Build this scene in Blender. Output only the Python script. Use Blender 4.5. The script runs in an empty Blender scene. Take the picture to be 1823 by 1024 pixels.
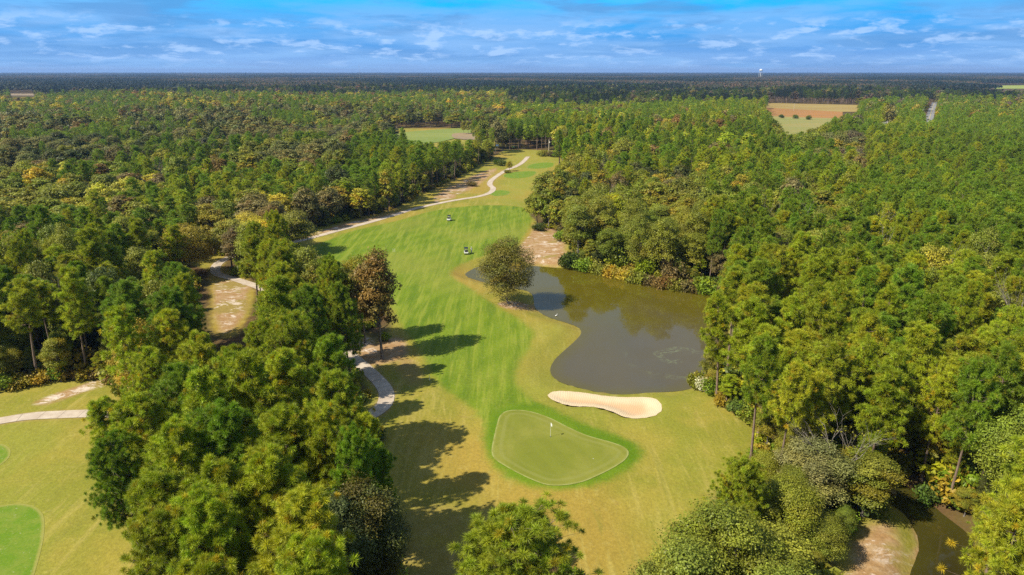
import bpy, math, random
import numpy as np
from mathutils import Vector
from mathutils.geometry import delaunay_2d_cdt

random.seed(7)
RNG = np.random.default_rng(11)
scene = bpy.context.scene
COL = scene.collection
PI = math.pi

# ------------------------------------------------------------------ camera
CAM_H, PITCH, F = 50.0, math.radians(17.6), 1215.0     # metres, down-tilt, focal length in pixels of a 1823 px wide frame
cp, sp = math.cos(PITCH), math.sin(PITCH)

def ground_at(px, py, z=0.0):
    """The point at height z that a drone at 50 m sees in the direction (px, py)."""
    u, v = (px - 911.5) / F, (512 - py) / F
    d = (u, cp + v * sp, -sp + v * cp)
    t = (z - CAM_H) / d[2]
    return (d[0] * t, d[1] * t)

def project(x, y, z):
    x, y, z = np.asarray(x, float), np.asarray(y, float), np.asarray(z, float)
    dep = np.maximum(y * cp - (z - CAM_H) * sp, 0.5)
    up = y * sp + (z - CAM_H) * cp
    return 911.5 + F * x / dep, 512 - F * up / dep, dep

cam_data = bpy.data.cameras.new('camera')
cam = bpy.data.objects.new('camera', cam_data)
COL.objects.link(cam)
cam.location = (0, 0, CAM_H)
cam.rotation_euler = (PI / 2 - PITCH, 0, 0)
cam_data.sensor_width = 36
cam_data.lens = 36 * F / 1823
cam_data.clip_start = 1
cam_data.clip_end = 60000
scene.camera = cam

# ------------------------------------------------------------------ helpers
def tag(o, label=None, cat=None, group=None, kind=None):
    if label: o['label'] = label
    if cat: o['category'] = cat
    if group: o['group'] = group
    if kind: o['kind'] = kind
    return o

def mesh_from(name, verts, faces, mats, smooth=False, mat_idx=None, cols=None, floats=None):
    """verts (N,3); faces = list of arrays (M,k)."""
    me = bpy.data.meshes.new(name)
    verts = np.asarray(verts, np.float32)
    faces = [np.asarray(f, np.int32) for f in faces if len(f)]
    me.vertices.add(len(verts))
    me.vertices.foreach_set('co', verts.ravel())
    loops = np.concatenate([f.ravel() for f in faces])
    sizes = np.concatenate([np.full(len(f), f.shape[1], np.int32) for f in faces])
    starts = np.concatenate([[0], np.cumsum(sizes)[:-1]]).astype(np.int32)
    me.loops.add(len(loops))
    me.loops.foreach_set('vertex_index', loops)
    me.polygons.add(len(sizes))
    me.polygons.foreach_set('loop_start', starts)
    for m in mats: me.materials.append(m)
    if mat_idx is not None: me.polygons.foreach_set('material_index', np.asarray(mat_idx, np.int32))
    me.polygons.foreach_set('use_smooth', np.full(len(sizes), smooth, bool))
    if cols is not None:
        a = me.attributes.new('leafcol', 'FLOAT_COLOR', 'POINT')
        c4 = np.ones((len(verts), 4), np.float32); c4[:, :3] = cols
        a.data.foreach_set('color', c4.ravel())
    for k, v in (floats or {}).items():
        a = me.attributes.new(k, 'FLOAT', 'POINT')
        a.data.foreach_set('value', np.asarray(v, np.float32))
    me.update(calc_edges=True)
    me.validate()
    return me

def link(name, me, parent=None, loc=None):
    o = bpy.data.objects.new(name, me)
    COL.objects.link(o)
    if parent is not None: o.parent = parent
    if loc is not None: o.location = loc
    return o

def empty(name, loc, rz=0.0):
    o = bpy.data.objects.new(name, None)
    COL.objects.link(o)
    o.location = loc
    o.rotation_euler = (0, 0, rz)
    o.empty_display_size = 0.3
    return o

class MB:
    """Collects simple solids into one mesh."""
    def __init__(self): self.v, self.q, self.t = [], [], []
    def box(self, c, s, rz=0.0, taper=1.0):
        b = len(self.v); ca, sa = math.cos(rz), math.sin(rz)
        for z in (-1, 1):
            k = taper if z > 0 else 1.0
            for x, y in ((-1, -1), (1, -1), (1, 1), (-1, 1)):
                X, Y = x * s[0] / 2 * k, y * s[1] / 2 * k
                self.v.append((c[0] + X * ca - Y * sa, c[1] + X * sa + Y * ca, c[2] + z * s[2] / 2))
        self.q += [(b, b+3, b+2, b+1), (b+4, b+5, b+6, b+7)] + [(b+i, b+(i+1) % 4, b+4+(i+1) % 4, b+4+i) for i in range(4)]
        return self
    def tube(self, pts, rad, n=8, cap=True):
        pts = [Vector(p) for p in pts]; b = len(self.v)
        for i, p in enumerate(pts):
            d = (pts[min(i+1, len(pts)-1)] - pts[max(i-1, 0)]).normalized()
            a = d.orthogonal() if abs(d.z) < 0.9 else Vector((1, 0, 0)) - d * d.x
            a.normalize(); c = d.cross(a)
            for k in range(n):
                t = 2 * PI * k / n
                self.v.append(tuple(p + (a * math.cos(t) + c * math.sin(t)) * rad[i]))
        for i in range(len(pts) - 1):
            for k in range(n):
                self.q.append((b+i*n+k, b+i*n+(k+1) % n, b+(i+1)*n+(k+1) % n, b+(i+1)*n+k))
        if cap:
            for ring, flip in ((0, True), (len(pts)-1, False)):
                i0 = b + ring * n
                for k in range(1, n - 1):
                    self.t.append((i0, i0+k+1, i0+k) if flip else (i0, i0+k, i0+k+1))
        return self
    def lathe(self, prof, n=24, c=(0, 0, 0), cap=True):
        b = len(self.v)
        for r, z in prof:
            for k in range(n):
                t = 2 * PI * k / n
                self.v.append((c[0] + r * math.cos(t), c[1] + r * math.sin(t), c[2] + z))
        for i in range(len(prof) - 1):
            for k in range(n):
                self.q.append((b+i*n+k, b+i*n+(k+1) % n, b+(i+1)*n+(k+1) % n, b+(i+1)*n+k))
        if cap:
            for ring, flip in ((0, True), (len(prof)-1, False)):
                i0 = b + ring * n
                for k in range(1, n - 1):
                    self.t.append((i0, i0+k+1, i0+k) if flip else (i0, i0+k, i0+k+1))
        return self
    def prism(self, prof, y0, y1):
        """A side profile of (x, z) points made thick from y0 to y1."""
        b = len(self.v); n = len(prof)
        for y in (y0, y1):
            for x, z in prof: self.v.append((x, y, z))
        self.ng = getattr(self, 'ng', []) + [tuple(range(b, b+n)), tuple(range(b+2*n-1, b+n-1, -1))]
        for k in range(n): self.q.append((b+(k+1) % n, b+k, b+n+k, b+n+(k+1) % n))
        return self
    def mesh(self, name, mat, smooth=False, bevel=0.0):
        f = []
        if self.q: f.append(np.array(self.q))
        if self.t: f.append(np.array(self.t))
        for g in getattr(self, 'ng', []): f.append(np.array([g]))
        me = mesh_from(name, np.array(self.v), f, [mat], smooth)
        if bevel:
            import bmesh
            bm = bmesh.new(); bm.from_mesh(me)
            bmesh.ops.bevel(bm, geom=[e for e in bm.edges if len(e.link_faces) == 2 and e.calc_face_angle(0) > 0.6], offset=bevel, segments=2, affect='EDGES', profile=0.6)
            bm.to_mesh(me); bm.free()
        return me
    def build(self, name, mat, parent=None, smooth=False, bevel=0.0, loc=None):
        return link(name, self.mesh(name, mat, smooth, bevel), parent, loc)

# ------------------------------------------------------------------ materials
class NT:
    def __init__(self, tree): self.t = tree; self.n = tree.nodes; self.l = tree.links
    def add(self, typ, **kw):
        n = self.n.new(typ)
        for k, v in kw.items(): setattr(n, k, v)
        return n
    def put(self, node, key, v):
        s = node.inputs[key]
        if hasattr(v, 'is_output'): self.l.new(v, s)
        else: s.default_value = v
    def math(self, op, a, b=0.0, c=0.0, clamp=False):
        n = self.add('ShaderNodeMath', operation=op, use_clamp=clamp)
        for i, v in enumerate((a, b, c)): self.put(n, i, v)
        return n.outputs[0]
    def mix(self, fac, a, b, mode='MIX'):
        n = self.add('ShaderNodeMix', data_type='RGBA', blend_type=mode)
        for k, v in ((0, fac), (6, a), (7, b)):
            if not hasattr(v, 'is_output') and k != 0 and len(v) == 3: v = (*v, 1)
            self.put(n, k, v)
        return n.outputs[2]
    def attr(self, name, out='Fac', typ='GEOMETRY'):
        n = self.add('ShaderNodeAttribute', attribute_name=name, attribute_type=typ)
        return n.outputs[out]
    def noise(self, scale, detail=3.0, rough=0.55, vec=None, dist=0.0, out=0):
        n = self.add('ShaderNodeTexNoise')
        n.inputs['Scale'].default_value = scale; n.inputs['Detail'].default_value = detail
        n.inputs['Roughness'].default_value = rough; n.inputs['Distortion'].default_value = dist
        if vec is not None: self.l.new(vec, n.inputs['Vector'])
        return n.outputs[out]
    def ramp(self, fac, lo, hi):
        n = self.add('ShaderNodeMapRange', interpolation_type='SMOOTHSTEP')
        self.put(n, 0, fac); n.inputs[1].default_value = lo; n.inputs[2].default_value = hi
        return n.outputs[0]
    def remap(self, fac, lo, hi, a, b):
        n = self.add('ShaderNodeMapRange')
        self.put(n, 0, fac)
        for i, v in zip((1, 2, 3, 4), (lo, hi, a, b)): n.inputs[i].default_value = v
        return n.outputs[0]

def new_mat(name):
    m = bpy.data.materials.new(name); m.use_nodes = True
    t = NT(m.node_tree)
    return m, t, t.n['Principled BSDF']

def mapping(t, vec, scale=(1, 1, 1), rot=(0, 0, 0), loc=(0, 0, 0)):
    n = t.add('ShaderNodeMapping')
    t.l.new(vec, n.inputs[0])
    n.inputs[1].default_value = loc; n.inputs[2].default_value = rot; n.inputs[3].default_value = scale
    return n.outputs[0]

def plain(name, col, rough=0.6, metal=0.0, var=0.12, scale=6.0):
    m, t, b = new_mat(name)
    tc = t.add('ShaderNodeTexCoord').outputs['Object']
    f = t.remap(t.noise(scale, 4, 0.6, tc), 0.3, 0.7, 1 - var, 1 + var)
    t.put(b, 'Base Color', t.mix(1.0, col, f, 'MULTIPLY'))
    b.inputs['Roughness'].default_value = rough; b.inputs['Metallic'].default_value = metal
    return m

def foliage_mat(name, trans=0.30, rough=0.55):
    m, t, b = new_mat(name)
    tint = t.attr('tint', 'Color', 'INSTANCER')
    col = t.mix(1.0, tint, t.attr('leafcol', 'Color'), 'MULTIPLY')
    t.put(b, 'Base Color', col)
    b.inputs['Roughness'].default_value = rough
    b.inputs['Specular IOR Level'].default_value = 0.28
    tr = t.add('ShaderNodeBsdfTranslucent')
    t.put(tr, 'Color', t.mix(1.0, col, (1.25, 1.25, 0.7), 'MULTIPLY'))
    mx = t.add('ShaderNodeMixShader'); mx.inputs[0].default_value = trans
    t.l.new(b.outputs[0], mx.inputs[1]); t.l.new(tr.outputs[0], mx.inputs[2])
    t.l.new(mx.outputs[0], t.n['Material Output'].inputs['Surface'])
    return m

M_LEAF = foliage_mat('broad_leaves', 0.28, 0.5)
M_NEEDLE = foliage_mat('pine_needles', 0.28, 0.5)

def bark_mat(name, c0, c1):
    m, t, b = new_mat(name)
    tc = t.add('ShaderNodeTexCoord').outputs['Object']
    v = mapping(t, tc, (6, 6, 1.2))
    t.put(b, 'Base Color', t.mix(t.ramp(t.noise(1.0, 5, 0.65, v), 0.35, 0.65), c0, c1))
    b.inputs['Roughness'].default_value = 0.9
    return m
M_PBARK = bark_mat('pine_bark', (0.13, 0.085, 0.06), (0.26, 0.19, 0.14))
M_BBARK = bark_mat('grey_bark', (0.10, 0.085, 0.07), (0.24, 0.21, 0.18))
M_DEAD = bark_mat('bleached_bark', (0.16, 0.135, 0.11), (0.33, 0.29, 0.25))

# turf: one material for all mown and rough grass; geometry attributes say where each kind of grass grows
def turf_mat():
    m, t, b = new_mat('turf')
    pos = t.add('ShaderNodeNewGeometry').outputs['Position']
    a_open, a_fw, a_ring, a_dirt, a_sand, a_lush = (t.attr(k) for k in ('open', 'fw', 'ring', 'dirt', 'sand', 'lush'))
    n_big = t.noise(0.022, 3, 0.5, pos)
    n_mid = t.noise(0.09, 4, 0.6, pos, 0.4)
    n_sm = t.noise(0.55, 4, 0.65, pos)
    n_fine = t.noise(2.6, 3, 0.7, pos)
    # rough grass
    n_st = t.noise(1.0, 5, 0.65, mapping(t, pos, (0.55, 0.06, 1), (0, 0, math.radians(62))), 0.5)
    n_st2 = t.noise(1.0, 5, 0.65, mapping(t, pos, (0.6, 0.07, 1), (0, 0, math.radians(-18))), 0.6)
    rough = t.mix(t.ramp(n_mid, 0.32, 0.60), (0.285, 0.240, 0.038), (0.200, 0.200, 0.023))
    rough = t.mix(t.ramp(n_big, 0.44, 0.60), rough, (0.300, 0.215, 0.038))
    rough = t.mix(t.math('MULTIPLY', t.ramp(n_st, 0.50, 0.68), 0.55), rough, (0.375, 0.305, 0.080))
    rough = t.mix(t.math('MULTIPLY', t.ramp(n_st2, 0.54, 0.72), 0.55), rough, (0.190, 0.180, 0.028))
    rough = t.mix(t.math('MULTIPLY', t.ramp(n_sm, 0.55, 0.75), 0.45), rough, (0.390, 0.325, 0.100))
    rough = t.mix(t.math('MULTIPLY', t.ramp(t.noise(0.20, 5, 0.7, pos, 0.8), 0.60, 0.74), 0.55), rough, (0.235, 0.160, 0.050))
    rough = t.mix(t.math('MULTIPLY', a_lush, t.remap(n_mid, 0.3, 0.7, 0.45, 1.0)), rough, (0.232, 0.240, 0.032))
    # mown fairway with mower lines
    va = mapping(t, pos, (0.16, 0.16, 0.16), (0, 0, math.radians(38)))
    wv = t.add('ShaderNodeTexWave', wave_type='BANDS', bands_direction='X')
    t.l.new(va, wv.inputs['Vector']); wv.inputs['Scale'].default_value = 0.32
    wv.inputs['Distortion'].default_value = 0.9; wv.inputs['Detail'].default_value = 2.0; wv.inputs['Detail Scale'].default_value = 0.6
    stk = t.noise(1.0, 4, 0.65, mapping(t, pos, (0.85, 0.05, 1), (0, 0, math.radians(36))))
    stk2 = t.noise(1.0, 4, 0.65, mapping(t, pos, (0.45, 0.035, 1), (0, 0, math.radians(30))))
    fw = t.mix(t.ramp(wv.outputs['Fac'], 0.1, 0.9), (0.122, 0.184, 0.009), (0.146, 0.208, 0.012))
    fw = t.mix(t.math('MULTIPLY', t.ramp(stk, 0.44, 0.64), 0.85), fw, (0.215, 0.252, 0.028))
    fw = t.mix(t.math('MULTIPLY', t.ramp(stk2, 0.48, 0.64), 0.75), fw, (0.086, 0.150, 0.007))
    fw = t.mix(t.math('MULTIPLY', t.ramp(n_big, 0.44, 0.64), 0.6), fw, (0.215, 0.225, 0.034))
    fw = t.mix(t.math('MULTIPLY', t.ramp(n_sm, 0.56, 0.76), 0.5), fw, (0.225, 0.250, 0.044))
    edge = t.ramp(t.math('ADD', a_fw, t.math('MULTIPLY', t.math('SUBTRACT', n_sm, 0.5), 0.7)), 0.15, 0.85)
    col = t.mix(edge, rough, fw)
    ring = t.mix(t.ramp(n_mid, 0.35, 0.65), (0.092, 0.168, 0.005), (0.124, 0.198, 0.008))
    col = t.mix(t.ramp(t.math('ADD', a_ring, t.math('MULTIPLY', t.math('SUBTRACT', n_sm, 0.5), 0.5)), 0.15, 0.9), col, ring)
    # bare ground: red-brown needles and white sand
    red = t.mix(t.ramp(n_sm, 0.4, 0.65), (0.310, 0.185, 0.080), (0.380, 0.260, 0.140))
    red = t.mix(t.ramp(n_mid, 0.52, 0.60), red, (0.270, 0.200, 0.055))
    sandc = t.mix(n_fine, (0.50, 0.40, 0.31), (0.64, 0.55, 0.46))
    sfac = t.noise(0.21, 7, 0.72, mapping(t, pos, (0.8, 1.3, 1), (0, 0, math.radians(20))), 1.6)
    bare = t.mix(t.ramp(t.math('ADD', sfac, t.math('MULTIPLY', a_sand, 0.30)), 0.60, 0.70), red, sandc)
    col = t.mix(t.ramp(t.math('ADD', a_dirt, t.math('MULTIPLY', t.math('SUBTRACT', n_mid, 0.5), 0.9)), 0.30, 0.75), col, bare)
    # woodland floor
    floor = t.mix(t.ramp(n_mid, 0.35, 0.65), (0.105, 0.060, 0.026), (0.100, 0.080, 0.022))
    floor = t.mix(t.ramp(n_sm, 0.58, 0.70), floor, (0.190, 0.120, 0.045))
    col = t.mix(t.ramp(t.math('ADD', a_open, t.math('MULTIPLY', t.math('SUBTRACT', n_sm, 0.5), 0.5)), 0.3, 0.7), floor, col)
    col = t.mix(1.0, col, t.remap(n_fine, 0.25, 0.75, 0.80, 1.20), 'MULTIPLY')
    col = t.mix(1.0, col, t.remap(t.noise(9.0, 2, 0.6, pos), 0.25, 0.75, 0.86, 1.14), 'MULTIPLY')
    t.put(b, 'Base Color', col)
    b.inputs['Roughness'].default_value = 0.85; b.inputs['Specular IOR Level'].default_value = 0.15
    bmp = t.add('ShaderNodeBump'); bmp.inputs['Strength'].default_value = 0.5; bmp.inputs['Distance'].default_value = 0.12
    t.put(bmp, 'Height', t.math('ADD', n_fine, t.math('MULTIPLY', n_sm, 1.5)))
    t.l.new(bmp.outputs[0], b.inputs['Normal'])
    return m
M_TURF = turf_mat()

def green_mat():
    m, t, b = new_mat('putting_turf')
    pos = t.add('ShaderNodeNewGeometry').outputs['Position']
    ed = t.attr('edge')                      # metres in from the outline
    n_big = t.noise(0.10, 4, 0.6, pos, 0.5); n_sm = t.noise(0.8, 4, 0.65, pos); n_f = t.noise(5.0, 3, 0.7, pos)
    col = t.mix(t.ramp(n_big, 0.36, 0.64), (0.205, 0.212, 0.034), (0.165, 0.185, 0.022))
    col = t.mix(t.math('MULTIPLY', t.ramp(n_sm, 0.5, 0.75), 0.5), col, (0.140, 0.165, 0.020))
    mow = t.add('ShaderNodeTexWave', wave_type='BANDS', bands_direction='X'); t.l.new(mapping(t, pos, (1, 1, 1), (0, 0, math.radians(-24))), mow.inputs['Vector']); mow.inputs['Scale'].default_value = 0.105; mow.inputs['Distortion'].default_value = 0.25
    col = t.mix(1.0, col, t.remap(t.ramp(mow.outputs['Fac'], 0.35, 0.65), 0, 1, 0.98, 1.02), 'MULTIPLY')
    # mower circles that follow the outline, and the pale shaved rim
    rings = t.math('SINE', t.math('ADD', t.math('MULTIPLY', ed, 5.2), t.math('MULTIPLY', n_big, 3.0)))
    fade = t.math('SUBTRACT', 1.0, t.ramp(ed, 0.6, 3.2))
    col = t.mix(t.math('MULTIPLY', t.math('MULTIPLY', t.ramp(rings, -0.6, 0.9), fade), 0.42), col, (0.240, 0.245, 0.070))
    col = t.mix(t.math('MULTIPLY', t.math('SUBTRACT', 1.0, t.ramp(ed, 0.05, 0.26)), t.ramp(n_sm, 0.36, 0.56)), col, (0.30, 0.31, 0.10))
    col = t.mix(1.0, col, t.remap(n_f, 0.25, 0.75, 0.9, 1.1), 'MULTIPLY')
    t.put(b, 'Base Color', col)
    b.inputs['Roughness'].default_value = 0.8; b.inputs['Specular IOR Level'].default_value = 0.15
    return m
M_GREEN = green_mat()

def tee_mat():
    m, t, b = new_mat('tee_turf')
    pos = t.add('ShaderNodeNewGeometry').outputs['Position']
    ed = t.attr('edge')
    n_sm = t.noise(0.5, 5, 0.65, pos); n_f = t.noise(4.0, 3, 0.7, pos)
    col = t.mix(t.ramp(n_sm, 0.38, 0.64), (0.115, 0.205, 0.012), (0.165, 0.225, 0.026))
    col = t.mix(t.math('MULTIPLY', t.math('SUBTRACT', 1.0, t.ramp(ed, 0.1, 0.5)), 0.75), col, (0.30, 0.27, 0.07))
    col = t.mix(t.math('MULTIPLY', t.ramp(t.noise(3.0, 2, 0.5, pos), 0.68, 0.72), 0.8), col, (0.34, 0.34, 0.20))
    t.put(b, 'Base Color', t.mix(1.0, col, t.remap(n_f, 0.25, 0.75, 0.85, 1.15), 'MULTIPLY'))
    b.inputs['Roughness'].default_value = 0.85; b.inputs['Specular IOR Level'].default_value = 0.15
    return m
M_TEE = tee_mat()

def sand_mat():
    m, t, b = new_mat('bunker_sand')
    pos = t.add('ShaderNodeNewGeometry').outputs['Position']
    ed = t.attr('edge')
    n = t.noise(0.35, 4, 0.6, pos); nf = t.noise(7, 3, 0.7, pos)
    damp = t.math('MULTIPLY', t.ramp(t.math('ADD', ed, t.math('MULTIPLY', n, 2.4)), 1.9, 4.4), 0.8)
    col = t.mix(damp, (0.62, 0.49, 0.32), (0.57, 0.345, 0.185))
    t.put(b, 'Base Color', t.mix(1.0, col, t.remap(nf, 0.25, 0.75, 0.93, 1.07), 'MULTIPLY'))
    b.inputs['Roughness'].default_value = 0.95; b.inputs['Specular IOR Level'].default_value = 0.1
    bmp = t.add('ShaderNodeBump'); bmp.inputs['Strength'].default_value = 0.4; bmp.inputs['Distance'].default_value = 0.05
    wv = t.add('ShaderNodeTexWave'); t.l.new(pos, wv.inputs['Vector']); wv.inputs['Scale'].default_value = 1.1; wv.inputs['Distortion'].default_value = 6
    t.put(bmp, 'Height', t.math('ADD', wv.outputs['Fac'], nf)); t.l.new(bmp.outputs[0], b.inputs['Normal'])
    return m
M_SAND = sand_mat()

def path_mat():
    m, t, b = new_mat('worn_concrete')
    pos = t.add('ShaderNodeNewGeometry').outputs['Position']
    n = t.noise(0.4, 5, 0.65, pos); nf = t.noise(6, 3, 0.7, pos)
    col = t.mix(t.ramp(n, 0.35, 0.68), (0.42, 0.34, 0.26), (0.54, 0.46, 0.37))
    s = t.attr('along')                         # metres along the path: one joint every three metres
    j = t.math('ABSOLUTE', t.math('SUBTRACT', t.math('FRACT', t.math('DIVIDE', s, 3.0)), 0.5))
    col = t.mix(t.math('MULTIPLY', t.ramp(j, 0.470, 0.492), 0.65), col, (0.16, 0.13, 0.10))
    col = t.mix(t.math('MULTIPLY', t.ramp(t.noise(0.9, 4, 0.7, pos), 0.58, 0.70), 0.5), col, (0.27, 0.19, 0.12))
    t.put(b, 'Base Color', t.mix(1.0, col, t.remap(nf, 0.25, 0.75, 0.9, 1.1), 'MULTIPLY'))
    b.inputs['Roughness'].default_value = 0.9
    return m
M_PATH = path_mat()

def water_mat(name, body, algae, algae_reflection, swirl=None):
    m, t, b = new_mat(name)
    pos = t.add('ShaderNodeNewGeometry').outputs['Position']
    n = t.noise(0.05, 4, 0.6, pos, 1.0)
    far = t.attr('far')
    col = t.mix(t.math('MULTIPLY', t.ramp(t.math('ADD', t.math('MULTIPLY', n, 0.6), far), 0.45, 0.95), algae_reflection), body, algae)  # algae tone; towards the far bank it paints in the trees' olive reflection
    ed = t.attr('edge')
    col = t.mix(t.math('MULTIPLY', t.math('SUBTRACT', 1.0, t.ramp(ed, 0.0, 3.5)), 0.55), col, algae)
    if swirl:                                   # a drift of pale algae wound into a spiral by the wind
        cx, cy, rad = swirl
        loc = mapping(t, pos, loc=(-cx, -cy, 0))
        sx = t.add('ShaderNodeSeparateXYZ'); t.l.new(loc, sx.inputs[0])
        r = t.math('SQRT', t.math('ADD', t.math('MULTIPLY', sx.outputs[0], sx.outputs[0]), t.math('MULTIPLY', sx.outputs[1], sx.outputs[1])))
        ang = t.math('ARCTAN2', sx.outputs[1], sx.outputs[0])
        ph = t.math('ADD', t.math('ADD', t.math('MULTIPLY', ang, 1.0), t.math('MULTIPLY', r, 0.85)), t.math('MULTIPLY', t.noise(0.25, 4, 0.65, pos), 5.0))
        arm = t.ramp(t.math('SINE', ph), 0.45, 0.98)
        brk = t.ramp(t.noise(0.55, 5, 0.7, pos, 1.5), 0.45, 0.66)
        fall = t.math('SUBTRACT', 1.0, t.ramp(r, rad * 0.35, rad))
        col = t.mix(t.math('MULTIPLY', t.math('MULTIPLY', arm, brk), t.math('MULTIPLY', fall, 0.55)), col, (0.20, 0.24, 0.11))
    t.put(b, 'Base Color', col)
    b.inputs['Roughness'].default_value = 0.03
    b.inputs['IOR'].default_value = 1.42
    bmp = t.add('ShaderNodeBump'); bmp.inputs['Strength'].default_value = 0.03; bmp.inputs['Distance'].default_value = 0.25
    t.put(bmp, 'Height', t.noise(0.9, 3, 0.5, mapping(t, pos, (1.0, 0.45, 1)))); t.l.new(bmp.outputs[0], b.inputs['Normal'])
    return m

M_FIELD = {}
def field_mat(name, c0, c1, rot=0.2):
    m, t, b = new_mat(name)
    pos = t.add('ShaderNodeNewGeometry').outputs['Position']
    n = t.noise(1.0, 5, 0.6, mapping(t, pos, (0.012, 0.06, 1), (0, 0, rot)))
    col = t.mix(t.ramp(n, 0.36, 0.64), c0, c1)
    t.put(b, 'Base Color', t.mix(1.0, col, t.remap(t.noise(0.25, 4, 0.7, pos), 0.25, 0.75, 0.85, 1.15), 'MULTIPLY'))
    b.inputs['Roughness'].default_value = 0.9
    return m
# ------------------------------------------------------------------ outlines (seen from the drone, then laid on the ground)
def smooth_closed(pts, step):
    """Catmull-Rom through a closed outline, resampled about every `step` metres."""
    P = [np.array(p, float) for p in pts]; n = len(P); out = []
    for i in range(n):
        p0, p1, p2, p3 = P[i-1], P[i], P[(i+1) % n], P[(i+2) % n]
        k = max(2, int(np.linalg.norm(p2 - p1) / step))
        for j in range(k):
            t = j / k
            out.append(0.5 * ((2*p1) + (p2-p0)*t + (2*p0-5*p1+4*p2-p3)*t*t + (3*p1-p0-3*p2+p3)*t**3))
    return np.array(out)

def smooth_open(pts, step):
    P = [np.array(p, float) for p in pts]; P = [2*P[0]-P[1]] + P + [2*P[-1]-P[-2]]; out = []
    for i in range(1, len(P) - 2):
        p0, p1, p2, p3 = P[i-1], P[i], P[i+1], P[i+2]
        k = max(2, int(np.linalg.norm(p2 - p1) / step))
        for j in range(k):
            t = j / k
            out.append(0.5 * ((2*p1) + (p2-p0)*t + (2*p0-5*p1+4*p2-p3)*t*t + (3*p1-p0-3*p2+p3)*t**3))
    out.append(P[-2])
    return np.array(out)

def lay(pix, z=0.0, step=1.0, smooth=True):
    w = [ground_at(a, b, z) for a, b in pix]
    return smooth_closed(w, step) if smooth else np.array(w)

def inside(poly, x, y):
    x, y = np.asarray(x, float), np.asarray(y, float)
    r = np.zeros(x.shape, bool)
    n = len(poly); j = n - 1
    for i in range(n):
        xi, yi, xj, yj = poly[i][0], poly[i][1], poly[j][0], poly[j][1]
        if yi != yj:
            c = ((yi > y) != (yj > y)) & (x < (xj - xi) * (y - yi) / (yj - yi) + xi)
            r ^= c
        j = i
    return r

def line_dist(poly, x, y, closed=True):
    d = np.full(x.shape, 1e18)
    n = len(poly)
    for i in range(n if closed else n - 1):
        ax, ay = poly[i]; bx, by = poly[(i+1) % n]
        vx, vy = bx-ax, by-ay; L = vx*vx + vy*vy + 1e-12
        t = np.clip(((x-ax)*vx + (y-ay)*vy) / L, 0, 1)
        np.minimum(d, (x-ax-t*vx)**2 + (y-ay-t*vy)**2, out=d)
    return np.sqrt(d)

def sdist(poly, x, y, far=30.0):
    """Signed distance (negative inside), exact only within `far` of the outline's box."""
    x, y = np.asarray(x, float), np.asarray(y, float)
    out = np.full(x.shape, far)
    p = np.asarray(poly)
    m = (x > p[:, 0].min()-far) & (x < p[:, 0].max()+far) & (y > p[:, 1].min()-far) & (y < p[:, 1].max()+far)
    if m.any():
        d = line_dist(p, x[m], y[m])
        out[m] = np.where(inside(p, x[m], y[m]), -d, d)
    return out

WATER_Z, CREEK_Z = -0.9, -1.1
PX_POND = [(830,488),(838,482),(848,477),(862,474),(885,472),(915,472),(951,474),(1000,478),(1052,479),(1085,482),(1121,490),(1179,503),(1230,509),(1268,513),
           (1290,530),(1296,570),(1288,620),(1268,655),(1246,676),(1234,688),(1215,694),(1179,697),(1107,701),(1070,698),(1034,690),(1008,683),(989,673),(982,659),(989,642),(1005,626),(1023,610),(1035,597),(1036,588),
           (1028,581),(1009,574),(980,565),(963,556),(954,546),(952,534),(949,524),(937,517),(915,513),(890,509),(866,503),(845,497),(834,493)]
PX_FAIRWAY = [(540,441),(580,425),(620,411),(700,392),(760,376),(830,367),(890,364),(935,367),(948,378),(955,393),(948,415),(925,438),(890,450),(862,460),(832,471),(815,484),(822,497),(848,513),(878,533),(905,548),(930,562),(950,577),(964,594),(961,613),(949,632),(939,652),(936,672),(944,690),(962,703),(990,715),(1010,728),
              (1045,745),(1100,765),(1142,783),(1160,806),(1146,834),(1106,861),(1060,877),(1010,884),(960,880),(915,868),(880,848),(855,820),(844,792),(842,763),(828,735),(803,714),(772,692),(752,668),(738,640),(722,612),(706,590),(690,560),(665,520),(620,490),(570,462)]
PX_RING = [(870,735),(905,715),(955,715),(1010,735),(1050,752),(1095,770),(1138,787),(1155,808),(1143,830),(1105,855),(1060,871),(1010,879),(960,876),(915,864),(884,845),(862,820),(852,792),(856,762)]
PX_GREEN = [(886,751),(891,740),(902,733),(921,731),(945,734),(976,744),(1010,761),(1045,777),(1086,789),(1110,798),(1119,807),(1115,819),(1096,833),(1069,847),(1038,860),(1007,866),(976,866),(949,857),(918,842),(894,828),(880,818),(875,804),(879,780)]
PX_BUNKER = [(975,702),(984,696),(1002,693.5),(1038,694),(1071,699),(1107,701.5),(1147,704),(1170,713),(1179,724),(1176,733),(1161,742),(1136,746),(1114,743),(1096,735),(1078,728),(1056,723),(1027,722),(1005,718),(987,711)]
PX_CREEK = [(1560,870),(1590,862),(1625,872),(1650,893),(1690,925),(1724,955),(1736,990),(1742,1024),(1755,1080),(1640,1080),(1622,1030),(1634,1000),(1638,965),(1624,930),(1600,905),(1575,890)]
PATH_PX = [(940,280),(931,289),(918,297),(903,303),(888,312),(875,321),(872,328),(878,334),(872,342),(850,350),(800,359),(740,371),(700,383),(650,398),(600,411),(550,424),(505,433),(460,440),(415,455),(392,466),(383,478),(390,488),(426,498),(480,520),(550,570),(600,615),(625,633),(655,658),(678,681),(688,700),(684,720),(664,737),(630,752),(560,768),(470,775),(380,768),(300,752),(230,743),(180,740),(100,741),(50,743),(0,750),(-90,766)]

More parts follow.
